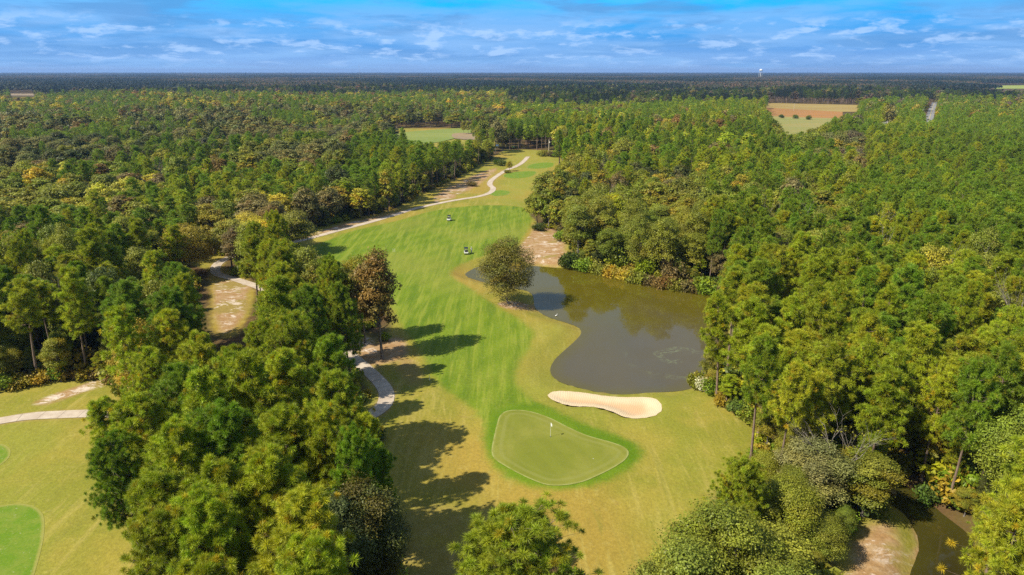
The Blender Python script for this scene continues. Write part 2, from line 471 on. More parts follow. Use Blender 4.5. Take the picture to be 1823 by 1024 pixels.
# where one sees open ground in the photograph: crowns never stand in front of these
OPEN_MAIN = [(900,266),(968,268),(1002,282),(985,300),(965,312),(945,335),(937,352),(937,385),(950,398),(975,410),(1004,425),(1008,440),(1006,462),(1030,468),(1060,474),(1100,483),(1180,494),(1220,500),(1256,508),
             (1255,530),(1252,560),(1249,590),(1246,615),(1242,645),(1234,665),(1240,690),(1262,702),(1285,725),(1332,748),(1338,790),(1290,830),(1262,870),(1255,920),(1215,960),(1182,1000),(1165,1060),
             (1075,1060),(1040,1005),(1018,975),(990,945),(950,925),(915,925),(880,942),(830,980),(790,1060),(735,1060),(728,985),(718,920),(690,880),(655,858),(642,835),(640,812),(672,800),(700,785),(688,765),(660,745),(658,728),(668,700),(655,668),(628,640),(602,618),(604,600),(640,596),(662,608),(690,604),(702,588),(716,545),(716,505),(692,474),(665,456),(640,453),(600,450),
             (560,440),(540,432),(500,428),(560,405),(620,393),(690,376),(740,363),(790,338),(830,308),(870,293),(895,288),(903,280)]
OPEN_GAP = [(380,472),(430,492),(446,520),(434,562),(408,600),(388,585),(384,515)]
OPEN_STRIP = [(272,480),(310,460),(393,448),(393,468),(378,478),(330,466),(285,486)]
OPEN_LEFT = [(-300,712),(0,705),(60,692),(130,683),(185,675),(180,700),(168,718),(174,735),(225,745),(178,757),(152,782),(200,822),(222,862),(182,874),(225,902),(215,960),(248,1024),(255,1070),(-300,1070)]
OPEN_CREEK = [(1520,960),(1562,915),(1592,885),(1625,885),(1690,935),(1725,965),(1732,1000),(1735,1070),(1490,1070),(1500,1010)]
OPEN_HOLE2 = [(706,241),(745,235),(800,231),(830,231),(836,240),(880,243),(882,247),(820,247),(770,252),(735,246)]
OPEN_FIELD = [(1362,184),(1440,185),(1528,189),(1525,199),(1482,206),(1452,228),(1402,236),(1398,222),(1380,207)]
OPEN_ROAD = [(1649,192),(1665,190),(1661,208),(1651,213)]
OPEN_DRIVE = [(1571,219),(1583,209),(1594,203),(1592,211),(1578,219)]
OPEN_FAR = [[(1778,153),(1900,150),(1900,158),(1775,158)], [(1742,151),(1758,150),(1758,155),(1742,155)], [(20,166),(60,166),(60,172),(20,172)]]
OPEN_BASE = [(905,296),(908,293),(912,304),(905,306)]
VISIBLE_OPEN = [OPEN_MAIN, OPEN_GAP, OPEN_STRIP, OPEN_LEFT, OPEN_CREEK, OPEN_HOLE2, OPEN_FIELD, OPEN_ROAD, OPEN_DRIVE] + OPEN_FAR
# open ground that trees hide from the drone
HIDDEN_OPEN = [[(-300,705),(200,676),(245,760),(290,860),(320,1090),(-300,1090)], [(470,432),(700,375),(830,308),(905,266),(1000,268),(1000,300),(940,380),(700,560),(600,470)], [(690,262),(690,228),(890,228),(890,262)],
               [(1390,250),(1360,183),(1530,187),(1530,215),(1470,250)], [(1640,225),(1650,185),(1668,185),(1668,225)], [(1475,985),(1560,900),(1640,950),(1650,1120),(1440,1120)], [(350,470),(470,500),(450,600),(385,640),(345,590)]]

pond = lay(PX_POND, WATER_Z, 0.9)
fairway = lay(PX_FAIRWAY, 0, 1.2)
ring = lay(PX_RING, 0, 1.0)
green = lay(PX_GREEN, 0, 0.6)
bunker = lay(PX_BUNKER, 0, 0.5)
_k = np.arange(len(bunker)); bunker = bunker + np.stack([np.sin(_k * 1.7), np.cos(_k * 2.3)], 1) * 0.07 + np.stack([np.sin(_k * 0.45), np.cos(_k * 0.37)], 1) * 0.09
creek = lay(PX_CREEK, CREEK_Z, 0.9)
path_line = smooth_open([ground_at(a, b) for a, b in PATH_PX], 1.0)
tee_pix = [[(-40,905),(0,900),(30,896),(58,900),(76,915),(79,945),(72,985),(55,1040),(30,1090),(-60,1090)], [(-60,800),(-20,790),(8,794),(20,806),(12,822),(-15,838),(-60,850)],
           [(945,293),(965,290),(985,291),(982,298),(955,301),(938,299)], [(905,309),(935,306),(955,307),(945,315),(915,318),(896,315)], [(868,341),(890,337),(908,340),(902,346),(880,348)]]
tees = [lay(p, 0, 0.9) for p in tee_pix]
hole2 = lay([(690,245),(720,236),(770,231),(830,229),(838,238),(800,246),(760,256),(700,262)], 0, 5)
open_w = [lay(p, 0, 3, smooth=False) for p in (OPEN_MAIN, OPEN_GAP, OPEN_STRIP, OPEN_LEFT, OPEN_CREEK)] + [lay(p, 0, 3, smooth=False) for p in HIDDEN_OPEN[:3]]
DIRT = [(lay([(922,440),(950,406),(985,404),(1008,428),(1008,466),(960,468),(925,462)], 0, 1), 0.9, 0.20), (lay([(862,545),(905,536),(950,538),(953,548),(920,552),(880,551)], 0, 1), 1.0, 0.35),
        (lay([(598,606),(640,592),(720,600),(730,628),(690,648),(655,650),(620,642)], 0, 1), 0.95, 0.30), (lay([(384,503),(440,505),(440,530),(434,566),(400,596),(384,570)], 0, 1), 1.1, 0.34),
        (lay([(58,718),(110,696),(186,676),(190,684),(140,704),(80,722)], 0, 1), 1.1, 0.60), (lay([(516,430),(600,401),(690,380),(765,361),(800,340),(812,352),(750,366),(690,385),(600,410)], 0, 1), 1.0, 0.30),
        (lay([(1505,965),(1560,925),(1600,940),(1618,985),(1612,1060),(1500,1060)], 0, 1), 0.9, 0.22), (lay([(770,352),(830,316),(880,300),(884,306),(850,332),(806,350)], 0, 1), 0.85, 0.24), (lay([(1030,688),(1080,697),(1110,701),(1080,703),(1040,694)], 0, 1), 0.8, 0.4),
        (lay([(690,610),(760,640),(760,690),(720,690),(690,650)], 0, 1), 0.55, -0.1), (lay([(640,810),(720,800),(760,870),(850,900),(830,1060),(640,1060)], 0, 1), 0.42, -0.3)]

LUSH = [(lay([(870,690),(960,560),(1040,580),(1050,700),(1190,690),(1250,705),(1200,745),(1100,760),(980,740),(900,720)], 0, 2), 0.75), (lay([(-60,735),(120,745),(160,790),(90,830),(110,900),(90,1060),(-60,1060)], 0, 2), 0.8),
        (lay([(900,268),(1000,270),(985,305),(940,350),(930,368),(880,362),(860,350),(920,300)], 0, 2), 0.9), (lay([(1180,760),(1280,790),(1240,880),(1180,980),(1130,1000),(1150,880)], 0, 2), 0.5), (lay([(800,450),(870,440),(860,470),(960,474),(1060,478),(950,466),(870,440)], 0, 2), 0.5)]

def terrain(x, y):
    x, y = np.asarray(x, float), np.asarray(y, float)
    fade = 1 / (1 + (np.hypot(x, y) / 900.0) ** 4)
    z = (0.30 * np.sin(x / 23 + 1) * np.cos(y / 31) + 0.16 * np.sin(x / 11 + y / 17) + 0.10 * np.sin(x / 7 - y / 9 + 2)) * fade
    def ease(t): t = np.clip(t, 0, 1); return t * t * (3 - 2 * t)
    d = sdist(green, x, y); z = z + (0.28 - z * 0.6) * (1 - ease((d + 1) / 7.0))
    d = sdist(pond, x, y); k = ease(d / 5.0)
    z = np.where(d > 0, WATER_Z - 0.02 + (z - WATER_Z + 0.02) * k, WATER_Z - 0.02 + np.maximum(d * 0.4, -1.6))
    d = sdist(creek, x, y); k = ease(d / 3.0)
    z = np.where(d > 0, CREEK_Z - 0.02 + (z - CREEK_Z + 0.02) * k, np.minimum(z, CREEK_Z - 0.02 + np.maximum(d * 0.4, -1.2)))
    d = sdist(bunker, x, y)
    z = z + 0.12 * np.exp(-np.clip(d, 0, 30) / 1.6) - 0.60 * ease((-d) / 3.0)
    return z

def masks(x, y):
    def soft(d, w0, w1): return np.clip((w1 - d) / (w1 - w0), 0, 1)
    op = np.zeros(x.shape)
    for p in open_w: op = np.maximum(op, soft(sdist(p, x, y), -1.0, 3.5))
    op = np.maximum(op, soft(sdist(pond, x, y), 0.1, 0.9))
    op = np.maximum(op, np.where(y > 380, soft(sdist(hole2, x, y, 60), 0, 20), 0))
    fw = soft(sdist(fairway, x, y), -3.2, -0.2)
    for p in tees[2:]: fw = np.maximum(fw, 0.55 * soft(sdist(p, x, y), -1, 3))
    rg = soft(sdist(ring, x, y), -2.6, 1.0)
    dirt, sand = np.zeros(x.shape), np.zeros(x.shape)
    for p, a, s in DIRT:
        k = soft(sdist(p, x, y), -2.5, 2.0)
        dirt = np.maximum(dirt, a * k); sand = np.where(k > 0, np.maximum(sand, s * k) if s > 0 else s * k, sand)
    near = (np.hypot(x, y) < 470) & (y > 20)
    dp = np.full(x.shape, 99.0); dp[near] = line_dist(path_line[::2], x[near], y[near], False)
    dirt = np.maximum(dirt, 0.62 * soft(dp, 1.1, 2.9))
    dirt = np.maximum(dirt, 0.50 * soft(sdist(pond, x, y), 0.25, 0.9)); dirt = np.maximum(dirt, 0.7 * soft(sdist(creek, x, y), 0.2, 1.2))
    lush = np.zeros(x.shape)
    for p, a in LUSH: lush = np.maximum(lush, a * soft(sdist(p, x, y), -6, 4))
    return dict(open=op, fw=fw, ring=rg, dirt=dirt * (1 - np.clip(fw * 1.6, 0, 1)), sand=sand, lush=lush)

# ------------------------------------------------------------------ ground and the sheets that lie on it
def axis(lo, hi, step, far_lo, far_hi, g=1.16):
    a = list(np.arange(lo, hi + step, step)); s = step; v = a[-1]
    while v < far_hi: s = min(s * g, 900); v = min(v + s, far_hi); a.append(v)
    s = step; v = a[0]; pre = []
    while v > far_lo: s = min(s * g, 900); v = max(v - s, far_lo); pre.append(v)
    return np.array(pre[::-1] + a)

gx, gy = axis(-130, 150, 1.3, -15500, 15500), axis(30, 420, 1.3, -400, 16000)
GX, GY = np.meshgrid(gx, gy)
X, Y = GX.ravel(), GY.ravel()
nx, ny = len(gx), len(gy)
idx = np.arange(nx * ny).reshape(ny, nx)
quads = np.stack([idx[:-1, :-1], idx[:-1, 1:], idx[1:, 1:], idx[1:, :-1]], -1).reshape(-1, 4)
Z = terrain(X, Y)
for p, dd_, dz_ in [(green, -1.2, 0.12), (bunker, -0.4, 0.4)] + [(t_, -1.5, 0.08) for t_ in tees]:
    d = sdist(p, X, Y); Z = np.where(d < dd_, Z - dz_, Z)
Z = np.where(sdist(fairway, X, Y) < -2.0, Z - 0.05, Z)
ground = link('ground', mesh_from('ground', np.stack([X, Y, Z], 1), [quads], [M_TURF], True, floats=masks(X, Y)))
tag(ground, 'dry golden rough and needle-strewn woodland ground of the golf course', None, None, 'structure')

def sheet(name, outline, mat, off, step, label, zfun=None, with_masks=False, kind='structure', flat=None, sink=0.0):
    p = np.asarray(outline)
    x0, y0, x1, y1 = p[:, 0].min(), p[:, 1].min(), p[:, 0].max(), p[:, 1].max()
    ax, ay = np.arange(x0, x1, step), np.arange(y0, y1, step)
    A, B = np.meshgrid(ax, ay); A = A.ravel() + (np.floor(B.ravel() / step) % 2) * step * 0.5; B = B.ravel()
    k = sdist(p, A, B, step) < -0.35 * step
    pts = np.concatenate([p, np.stack([A[k], B[k]], 1)])
    n = len(p)
    v, e, f, *_ = delaunay_2d_cdt([Vector(q) for q in pts], [(i, (i+1) % n) for i in range(n)], [], 1, 1e-5)
    v = np.array([(q[0], q[1]) for q in v])
    z = np.full(len(v), flat) if flat is not None else (zfun or terrain)(v[:, 0], v[:, 1]) + off
    if sink:
        dd = np.clip(-sdist(p, v[:, 0], v[:, 1], 1.0) / 0.5, 0, 1); z = z - (1 - dd) * (off + sink)
    fl = masks(v[:, 0], v[:, 1]) if with_masks else {}
    fl['edge'] = -sdist(p, v[:, 0], v[:, 1], 1.0)
    if flat is not None: fl['far'] = np.clip((v[:, 1] - y0) / (y1 - y0), 0, 1)
    o = link(name, mesh_from(name, np.column_stack([v, z]), [np.array([t for t in f if len(t) == 3])], [mat], True, floats=fl))
    return tag(o, label, None, None, kind)

sheet('fairway', fairway, M_TURF, 0.014, 1.3, 'bright green striped fairway running up the middle of the hole', with_masks=True, sink=0.03)
sheet('putting_green', green, M_GREEN, 0.055, 1.0, 'smooth pale green putting green with a shaved rim and one flag')
sheet('sand_bunker', bunker, M_SAND, 0.03, 0.6, 'kidney-shaped pale sand bunker between green and pond')
for i, (t_, lb) in enumerate(zip(tees, ['bright green mown tee with pale rim beside the big pine clump', 'small rounded green tee just below the concrete path', 'farthest oval green tee beyond the yellow sapling',
                                        'middle oval green tee on the distant mown slope', 'small pale green tee by the bend of the cart path'])):
    sheet('tee_ground', t_, M_TEE, 0.02, 1.2, lb)
cx, cy = ground_at(1205, 640, WATER_Z)
M_POND = water_mat('pond_water', (0.092, 0.078, 0.042), (0.100, 0.084, 0.004), 0.9, (cx, cy, 12.0))
M_CREEK = water_mat('creek_water', (0.030, 0.025, 0.007), (0.055, 0.050, 0.009), 0.8)
def grown(poly, d):
    p = np.asarray(poly); t = np.roll(p, -1, 0) - np.roll(p, 1, 0); t /= np.linalg.norm(t, axis=1)[:, None] + 1e-9
    a = np.sum(p[:, 0] * np.roll(p[:, 1], -1) - np.roll(p[:, 0], -1) * p[:, 1])
    nrm = np.stack([t[:, 1], -t[:, 0]], 1) * (1 if a > 0 else -1)
    return p + nrm * d
sheet('pond_water', grown(pond, 0.25), M_POND, 0, 4.0, 'murky olive pond with reflections and a swirl of algae', flat=WATER_Z)
sheet('creek_water', grown(creek, 0.25), M_CREEK, 0, 2.5, 'dark brown creek with floating leaves below the pines', flat=CREEK_Z)

def ribbon(name, line, width, mat, off, label, zfun=terrain, nacross=4, kind='structure'):
    p = np.asarray(line); t = np.gradient(p, axis=0); t /= np.linalg.norm(t, axis=1)[:, None]
    nr = np.stack([-t[:, 1], t[:, 0]], 1)
    s = np.concatenate([[0], np.cumsum(np.linalg.norm(np.diff(p, axis=0), axis=1))])
    vs, al = [], []
    for k in range(nacross + 1):
        q = p + nr * width * (k / nacross - 0.5); vs.append(q); al.append(s)
    v = np.stack(vs, 1).reshape(-1, 2); al = np.stack(al, 1).ravel()
    i = np.arange(len(p) * (nacross + 1)).reshape(len(p), -1)
    f = np.stack([i[:-1, :-1], i[1:, :-1], i[1:, 1:], i[:-1, 1:]], -1).reshape(-1, 4)
    z = zfun(v[:, 0], v[:, 1]) + off
    o = link(name, mesh_from(name, np.column_stack([v, z]), [f], [mat], True, floats=dict(along=al)))
    return tag(o, label, None, None, kind)
ribbon('cart_path', path_line, 2.5, M_PATH, 0.06, 'pale concrete cart path winding along the wood edge and through the pines')

# far fields, the second hole, the road
M_F1 = field_mat('stubble_field', (0.34, 0.26, 0.065), (0.27, 0.18, 0.04)); M_F2 = field_mat('brown_field', (0.36, 0.16, 0.03), (0.28, 0.145, 0.03))
M_F3 = field_mat('pasture', (0.20, 0.22, 0.045), (0.27, 0.23, 0.06)); M_F4 = field_mat('far_crop', (0.24, 0.29, 0.03), (0.28, 0.31, 0.04)); M_F5 = field_mat('far_stubble', (0.22, 0.165, 0.10), (0.28, 0.20, 0.10))
M_H2 = field_mat('second_fairway', (0.155, 0.205, 0.025), (0.205, 0.235, 0.04))
far_flat = lambda x, y: np.zeros(np.shape(x))
def far_sheet(name, pix, mat, off, label, step=60, smooth=False):
    w = lay(pix, 0, 15, smooth)
    return sheet(name, w, mat, 0, step, label, zfun=lambda x, y: np.full(np.shape(x), 0.45 + off))
far_sheet('stubble_field', [(1340,183.5),(1545,188),(1545,200),(1500,200),(1405,194.5),(1340,191)], M_F1, 0.02, 'straw-gold stubble field behind the brown strip')
far_sheet('brown_field', [(1340,191),(1405,194.5),(1500,200),(1500,212),(1380,208),(1340,204)], M_F2, 0.02, 'rust-brown ploughed strip across the distant field')
far_sheet('pasture', [(1340,204),(1380,208),(1500,212),(1480,255),(1380,255),(1340,230)], M_F3, 0.02, 'pale green pasture in front of the brown strip')
far_sheet('crop_field', [(1770,153),(1920,150),(1920,158.5),(1770,158.5)], M_F4, 0.3, 'bright green field far off among the woods', 200)
far_sheet('fallow_field', [(1740,151),(1760,150),(1760,155),(1740,155)], M_F1, 0.3, 'small yellow field far off beside the green one', 200)
far_sheet('bare_field', [(18,166.5),(60,166.5),(64,171),(16,171)], M_F5, 0.3, 'pinkish bare field far off beyond the yellow trees', 200)
far_sheet('second_fairway', [(680,250),(700,240),(745,234),(800,230.5),(834,230),(838,238),(815,246),(770,256),(700,262)], M_H2, 0.05, 'green fairway of a second hole beyond the pines', 30, True)
far_sheet('fairway_bank', [(806,239),(836,238),(884,242),(886,248),(850,250),(810,248)], M_F5, 0.09, 'bare tan bank under three trees on the second hole', 30, True)
far_sheet('distant_pond', [(884,257),(905,259),(925,263.5),(905,264.5),(885,262)], M_CREEK, 0.0, 'dark sliver of water beyond the end of the hole', 30, True)
M_ASPH = plain('asphalt', (0.23, 0.225, 0.23), 0.9, var=0.1, scale=0.5)
M_DRIVE = plain('pale_gravel', (0.48, 0.45, 0.40), 0.95, var=0.1, scale=0.5)
M_LINE = plain('road_paint', (0.62, 0.50, 0.10), 0.7)
rl = smooth_open([ground_at(a, b) for a, b in [(1652,235),(1653,218),(1657,203),(1661,190),(1664,183)]], 8)
flatz = lambda x, y: np.full(np.shape(x), 0.5)
ribbon('road', rl, 8.0, M_ASPH, 0.04, 'grey two-lane road running away between the trees', flatz, 2)
ribbon('road_markings', rl, 0.35, M_LINE, 0.08, 'yellow centre line of the distant road', flatz, 1)
dl = smooth_open([ground_at(a, b) for a, b in [(1560,228),(1578,217),(1592,205),(1603,198)]], 8)
ribbon('driveway', dl, 7.0, M_DRIVE, 0.04, 'pale gravel driveway near the distant road', flatz, 2)
# ------------------------------------------------------------------ tree shapes
def unit(v): return v / (np.linalg.norm(v, axis=-1, keepdims=True) + 1e-9)

def rand_dirs(r, n): return unit(r.normal(size=(n, 3)))

def leaf_tris(base, d, length, width, r, ref):
    """One narrow triangle per needle bunch."""
    side = unit(np.cross(d, unit(ref) + rand_dirs(r, len(d)) * 0.75))
    w = (width / 2)[:, None]
    v = np.stack([base - side * w, base + side * w, base + d * length[:, None]], 1)
    return v.reshape(-1, 3), np.arange(len(d) * 3).reshape(-1, 3)

def leaf_quads(c, nrm, size, r):
    a = unit(np.cross(nrm, rand_dirs(r, len(c)))); b = np.cross(nrm, a)
    s = size[:, None]
    v = np.stack([c - a * s * 0.62, c - b * s * 0.40, c + a * s * 0.62, c + b * s * 0.40], 1)
    return v.reshape(-1, 3), np.arange(len(c) * 4).reshape(-1, 4)

class Wood:
    def __init__(self): self.v, self.f = [], []; self.n = 0
    def tube(self, pts, rad, n):
        pts = np.asarray(pts, float); d = unit(np.gradient(pts, axis=0))
        ref = np.where(np.abs(d[:, 2:3]) < 0.9, np.array([[0, 0, 1.0]]), np.array([[1.0, 0, 0]]))
        a = unit(np.cross(d, ref)); b = np.cross(d, a)
        th = np.arange(n) * 2 * PI / n
        ringv = pts[:, None] + np.asarray(rad)[:, None, None] * (a[:, None] * np.cos(th)[None, :, None] + b[:, None] * np.sin(th)[None, :, None])
        i = self.n + np.arange(len(pts) * n).reshape(len(pts), n)
        self.v.append(ringv.reshape(-1, 3))
        self.f.append(np.stack([i[:-1], np.roll(i[:-1], -1, 1), np.roll(i[1:], -1, 1), i[1:]], -1).reshape(-1, 4))
        self.n += len(pts) * n
    def arrays(self): return np.concatenate(self.v), np.concatenate(self.f)

def pine_shape(seed, H, R, cb, nb, lod, dens=1.0, fine=1.0, puff=1.0):
    """Loblolly habit: bare leaning trunk, rounded irregular head of needle puffs on upswept limbs."""
    r = np.random.default_rng(seed)
    W = Wood(); LV, LF, LC = [], [], []; n0 = 0
    lean = r.normal(size=2) * 0.35
    def trunk(z): t = z / H; return np.array([lean[0] * t * t + 0.12 * math.sin(5 * t + seed), lean[1] * t * t + 0.12 * math.cos(4 * t + seed), z])
    zz = np.linspace(-0.4, H * 0.97, 9)
    W.tube([trunk(z) for z in zz], [0.22 * (1 - 0.86 * max(z, 0) / H) * (1.25 if z < 0 else 1) for z in zz], 7 if lod == 0 else 4)
    K = (int(58 * fine), 26, 9)[lod]; sz = (0.72 / fine ** 0.7, 1.2, 2.2)[lod]
    ga = r.uniform(0, 6.28)
    lop = r.uniform(0, 6.28)
    for i in range(nb):
        t = ((i + r.uniform(0, 0.9)) / nb)
        z = H * (cb + (0.955 - cb) * t)
        az = ga + i * 2.399 + r.normal() * 0.35
        prof = math.sqrt(max(0.06, 1 - ((t - 0.34) / 0.69) ** 2)) * (0.80 + 0.20 * math.cos(az - lop))
        L = R * prof * r.uniform(0.62, 1.12)
        el0 = math.radians(-8 + 46 * t + r.normal() * 7); el1 = el0 + math.radians(24)
        p0 = trunk(z); h = np.array([math.cos(az), math.sin(az), 0])
        p1 = p0 + h * L * 0.5 * math.cos(el0) + np.array([0, 0, L * 0.5 * math.sin(el0)])
        p2 = p1 + h * L * 0.5 * math.cos(el1) + np.array([0, 0, L * 0.5 * math.sin(el1)])
        if lod < 2: W.tube([p0, p1, p2], [0.055 * L / R + 0.02, 0.04, 0.012], 3)
        npf = int((3.0 + 6.5 * L / R) * (1.45, 0.9, 0.55)[lod] * dens) + 1
        for k in range(npf):
            f = 1.0 if k == 0 else r.uniform(0.34, 1.0)
            c = (p0 + (p1 - p0) * f * 2) if f < 0.5 else (p1 + (p2 - p1) * (f - 0.5) * 2)
            off = r.normal(size=3) * np.array([1, 1, 0.45]) * 0.24 * L * (0.15 if k == 0 else 1.0 if f < 0.8 else 0.6)
            c2 = c + off
            if lod == 0 and k and r.random() < 0.6: W.tube([c, c2], [0.016, 0.008], 3)
            rp = r.uniform(0.34, 0.58) * (1, 1.2, 1.5)[lod] * puff
            d = rand_dirs(r, K); d[:, 2] += 0.45; d += h * 0.30; d = unit(d)
            base = c2 + d * rp * r.uniform(0.05, 0.55, (K, 1))
            v, fc = leaf_tris(base, d, rp * r.uniform(0.55, 1.0, K), 0.088 * sz * r.uniform(0.8, 1.3, K), r, d * 0.5 + h * 0.25 + np.array([0, 0, 0.9]))
            LV.append(v); LF.append(fc + n0); n0 += len(v)
            old = r.random() < 0.03 + 0.10 * (f < 0.55)
            br = r.uniform(0.72, 1.25)
            col = np.array([1.0, 1.0, 1.0]) * br * (np.array([1.3, 0.9, 0.9]) if old else np.array([r.uniform(0.9, 1.12), 1, 1]))
            LC.append(np.repeat(col[None] * r.uniform(0.82, 1.18, (K, 1)), 3, 0))
    return W.arrays(), (np.concatenate(LV), np.concatenate(LF), np.concatenate(LC))

def broad_shape(seed, H, R, cb, nlobe, lod, upright=1.0, leaf=0.30, sparse=1.0, warm=0.0, dense_out=0.75, dens=1.0):
    """Round-headed hardwood: short trunk, rising limbs, each limb carrying a lobe of leaves."""
    r = np.random.default_rng(seed + 500)
    W = Wood(); LV, LF, LC = [], [], []; n0 = 0
    zc = H * (cb + (1 - cb) * 0.49); hz = H * (1 - cb) * 0.455 * upright
    fork = np.array([r.normal() * 0.15, r.normal() * 0.15, H * cb * 0.85])
    W.tube([(0, 0, -0.4), (0, 0, 0.3), fork * 0.6, fork], [0.034 * H * 0.8, 0.022 * H * 0.8, 0.018 * H * 0.8, 0.016 * H * 0.8], 8 if lod == 0 else 5)
    lead = np.array([fork[0], fork[1], H * 0.86])
    W.tube([fork, (fork + lead) / 2 + r.normal(size=3) * 0.3, lead], [0.013 * H * 0.8, 0.008 * H, 0.02], 6 if lod == 0 else 4)
    NL = int((420, 150, 40)[lod] * sparse * dens)
    sz = leaf * (1.0, 1.4, 2.6)[lod]
    # lobes spread over the head with gaps between
    for i in range(nlobe):
        ph = i * 2.399 + r.normal() * 0.3
        s = 1 - 2 * ((i + 0.5) / nlobe) * 0.86
        rad = math.sqrt(max(0, 1 - s * s)) * r.uniform(0.62, 1.0)
        lr = R * r.uniform(0.26, 0.44)
        c = np.array([math.cos(ph) * rad * (R - lr * 0.6), math.sin(ph) * rad * (R - lr * 0.6), zc + s * hz * r.uniform(0.72, 1.0)])
        if lod < 2:
            st = fork + (lead - fork) * np.clip((c[2] - fork[2]) / (lead[2] - fork[2] + 1e-6) * 0.55, 0, 0.9)
            mid = (st + c) / 2 + np.array([0, 0, -0.06 * R]) + r.normal(size=3) * 0.2
            W.tube([st, mid, c], [0.006 * H * 0.9, 0.05, 0.015], 4 if lod == 0 else 3)
        n = int(NL * (lr / (R * 0.35)) ** 2)
        d = rand_dirs(r, n); d[:, 2] = np.where(d[:, 2] < -0.35, -d[:, 2], d[:, 2])
        # little tufts inside the lobe keep its outline ragged
        nt = max(5, n // 14); td = rand_dirs(r, nt); td[:, 2] = np.abs(td[:, 2]) * 0.9 + td[:, 2] * 0.1; tufts = td * lr * r.uniform(dense_out, 1.12, (nt, 1))
        which = r.integers(0, nt, n)
        q = c + np.where(r.random((n, 1)) < 0.68, tufts[which] * np.array([1, 1, 0.8]) + r.normal(size=(n, 3)) * lr * 0.17, d * lr * r.uniform(0.55, 1.0, (n, 1)) * np.array([1, 1, 0.8]))
        nr = unit(unit(q - c) * 0.8 + rand_dirs(r, n) * 0.75 + np.array([0, 0, 0.55]))
        v, fc = leaf_quads(q, nr, sz * r.uniform(0.7, 1.3, n), r)
        LV.append(v); LF.append(fc + n0); n0 += len(v)
        br = r.uniform(0.80, 1.22)
        w = r.random() < warm
        lobe = np.array([1.2, 0.95, 0.8]) if w else np.array([r.uniform(0.92, 1.12), 1, r.uniform(0.8, 1.1)])
        tb = r.uniform(0.75, 1.25, nt)[which]
        LC.append(np.repeat(br * lobe[None] * (tb * r.uniform(0.8, 1.2, n))[:, None], 4, 0))
    return W.arrays(), (np.concatenate(LV), np.concatenate(LF), np.concatenate(LC))

def bare_shape(seed, H, R, lod, leafy=0.25):
    r = np.random.default_rng(seed + 900); W = Wood(); tips = []
    def grow(p, d, L, rad, depth):
        k = 3; pts = [p]
        for j in range(k):
            d = unit(d + r.normal(size=3) * 0.10 + np.array([0, 0, 0.05])); pts.append(pts[-1] + d * L / k)
        W.tube(pts, np.linspace(rad, rad * 0.55, k + 1), 5 if depth < 2 else 3)
        if depth >= (4 if lod == 0 else 3): tips.append(pts[-1]); return
        for j in range(3 if depth else 5):
            s = pts[-1] if j == 0 else pts[r.integers(1, k + 1)]
            az = r.uniform(0, 6.28); sp_ = r.uniform(0.35, 0.75)
            ax = unit(np.cross(d, rand_dirs(r, 1)[0]))
            grow(s, unit(d + ax * sp_), L * r.uniform(0.6, 0.8), rad * 0.52, depth + 1)
    grow(np.array([0, 0, -0.3]), np.array([0, 0, 1.0]), H * 0.42, 0.014 * H, 0)
    tips = np.array(tips)
    n = max(40, int(len(tips) * 3 * leafy)); c = tips[r.integers(0, len(tips), n)] + r.normal(size=(n, 3)) * 0.3
    v, f = leaf_quads(c, rand_dirs(r, n), 0.28 * (1 if lod == 0 else 1.6) * r.uniform(0.7, 1.3, n), r)
    return W.arrays(), (v, f, np.repeat(r.uniform(0.7, 1.3, (n, 1)) * np.ones(3), 4, 0))

def shrub_shape(seed, R, H, lod, leaf=0.20, n_leaf=150):
    r = np.random.default_rng(seed + 1300); W = Wood(); LV, LF, LC = [], [], []; n0 = 0
    for i in range(9):
        a = i * 2.399; rr = R * 0.62 * math.sqrt((i + 0.3) / 9)
        lr = R * r.uniform(0.32, 0.5)
        c = np.array([math.cos(a) * rr, math.sin(a) * rr, H * r.uniform(0.35, 0.72) * (1 - 0.3 * rr / R)])
        W.tube([(0, 0, -0.15), c * np.array([0.5, 0.5, 0.55]), c], [0.05, 0.03, 0.01], 3)
        n = int(n_leaf * (1, 0.35, 0.15)[lod])
        d = rand_dirs(r, n); q = c + d * lr * r.uniform(0.5, 1.15, (n, 1)); q[:, 2] = np.maximum(q[:, 2], 0.05)
        v, f = leaf_quads(q, unit(d * 0.6 + rand_dirs(r, n)), leaf * (1, 1.6, 2.4)[lod] * r.uniform(0.7, 1.3, n), r)
        LV.append(v); LF.append(f + n0); n0 += len(v)
        col = r.uniform(0.8, 1.2) * np.array([r.uniform(0.9, 1.2), 1, 1])
        LC.append(np.repeat(col[None] * r.uniform(0.75, 1.25, (n, 1)), 4, 0))
    return W.arrays(), (np.concatenate(LV), np.concatenate(LF), np.concatenate(LC))

class Proto:
    """Shared trunk and crown meshes of one tree, its nominal height and crown radius."""
    def __init__(self, kind, shape, H, R, bark, leafmat, lod):
        (wv, wf), (lv, lf, lc) = shape
        self.kind, self.H, self.R, self.lod = kind, H, R, lod
        self.raw = (wv, wf, lv, lf, lc)
        self.bark, self.leafmat = bark, leafmat
        self._t = self._c = self._j = None
    def trunk(self):
        if self._t is None: self._t = mesh_from(self.kind + '_trunk', self.raw[0], [self.raw[1]], [self.bark], True)
        return self._t
    def crown(self):
        if self._c is None: self._c = mesh_from(self.kind + '_crown', self.raw[2], [self.raw[3]], [self.leafmat], False, cols=self.raw[4])
        return self._c
    def whole(self):
        if self._j is None:
            wv, wf, lv, lf, lc = self.raw
            mi = np.concatenate([np.zeros(len(wf)), np.ones(len(lf))])
            me = mesh_from(self.kind + '_whole', np.concatenate([wv, lv]), [wf, lf + len(wv)], [self.bark, self.leafmat], False, mat_idx=mi,
                           cols=np.concatenate([np.ones((len(wv), 3)), lc]))
            self._j = bpy.data.objects.new(self.kind + '_source', me)
        return self._j

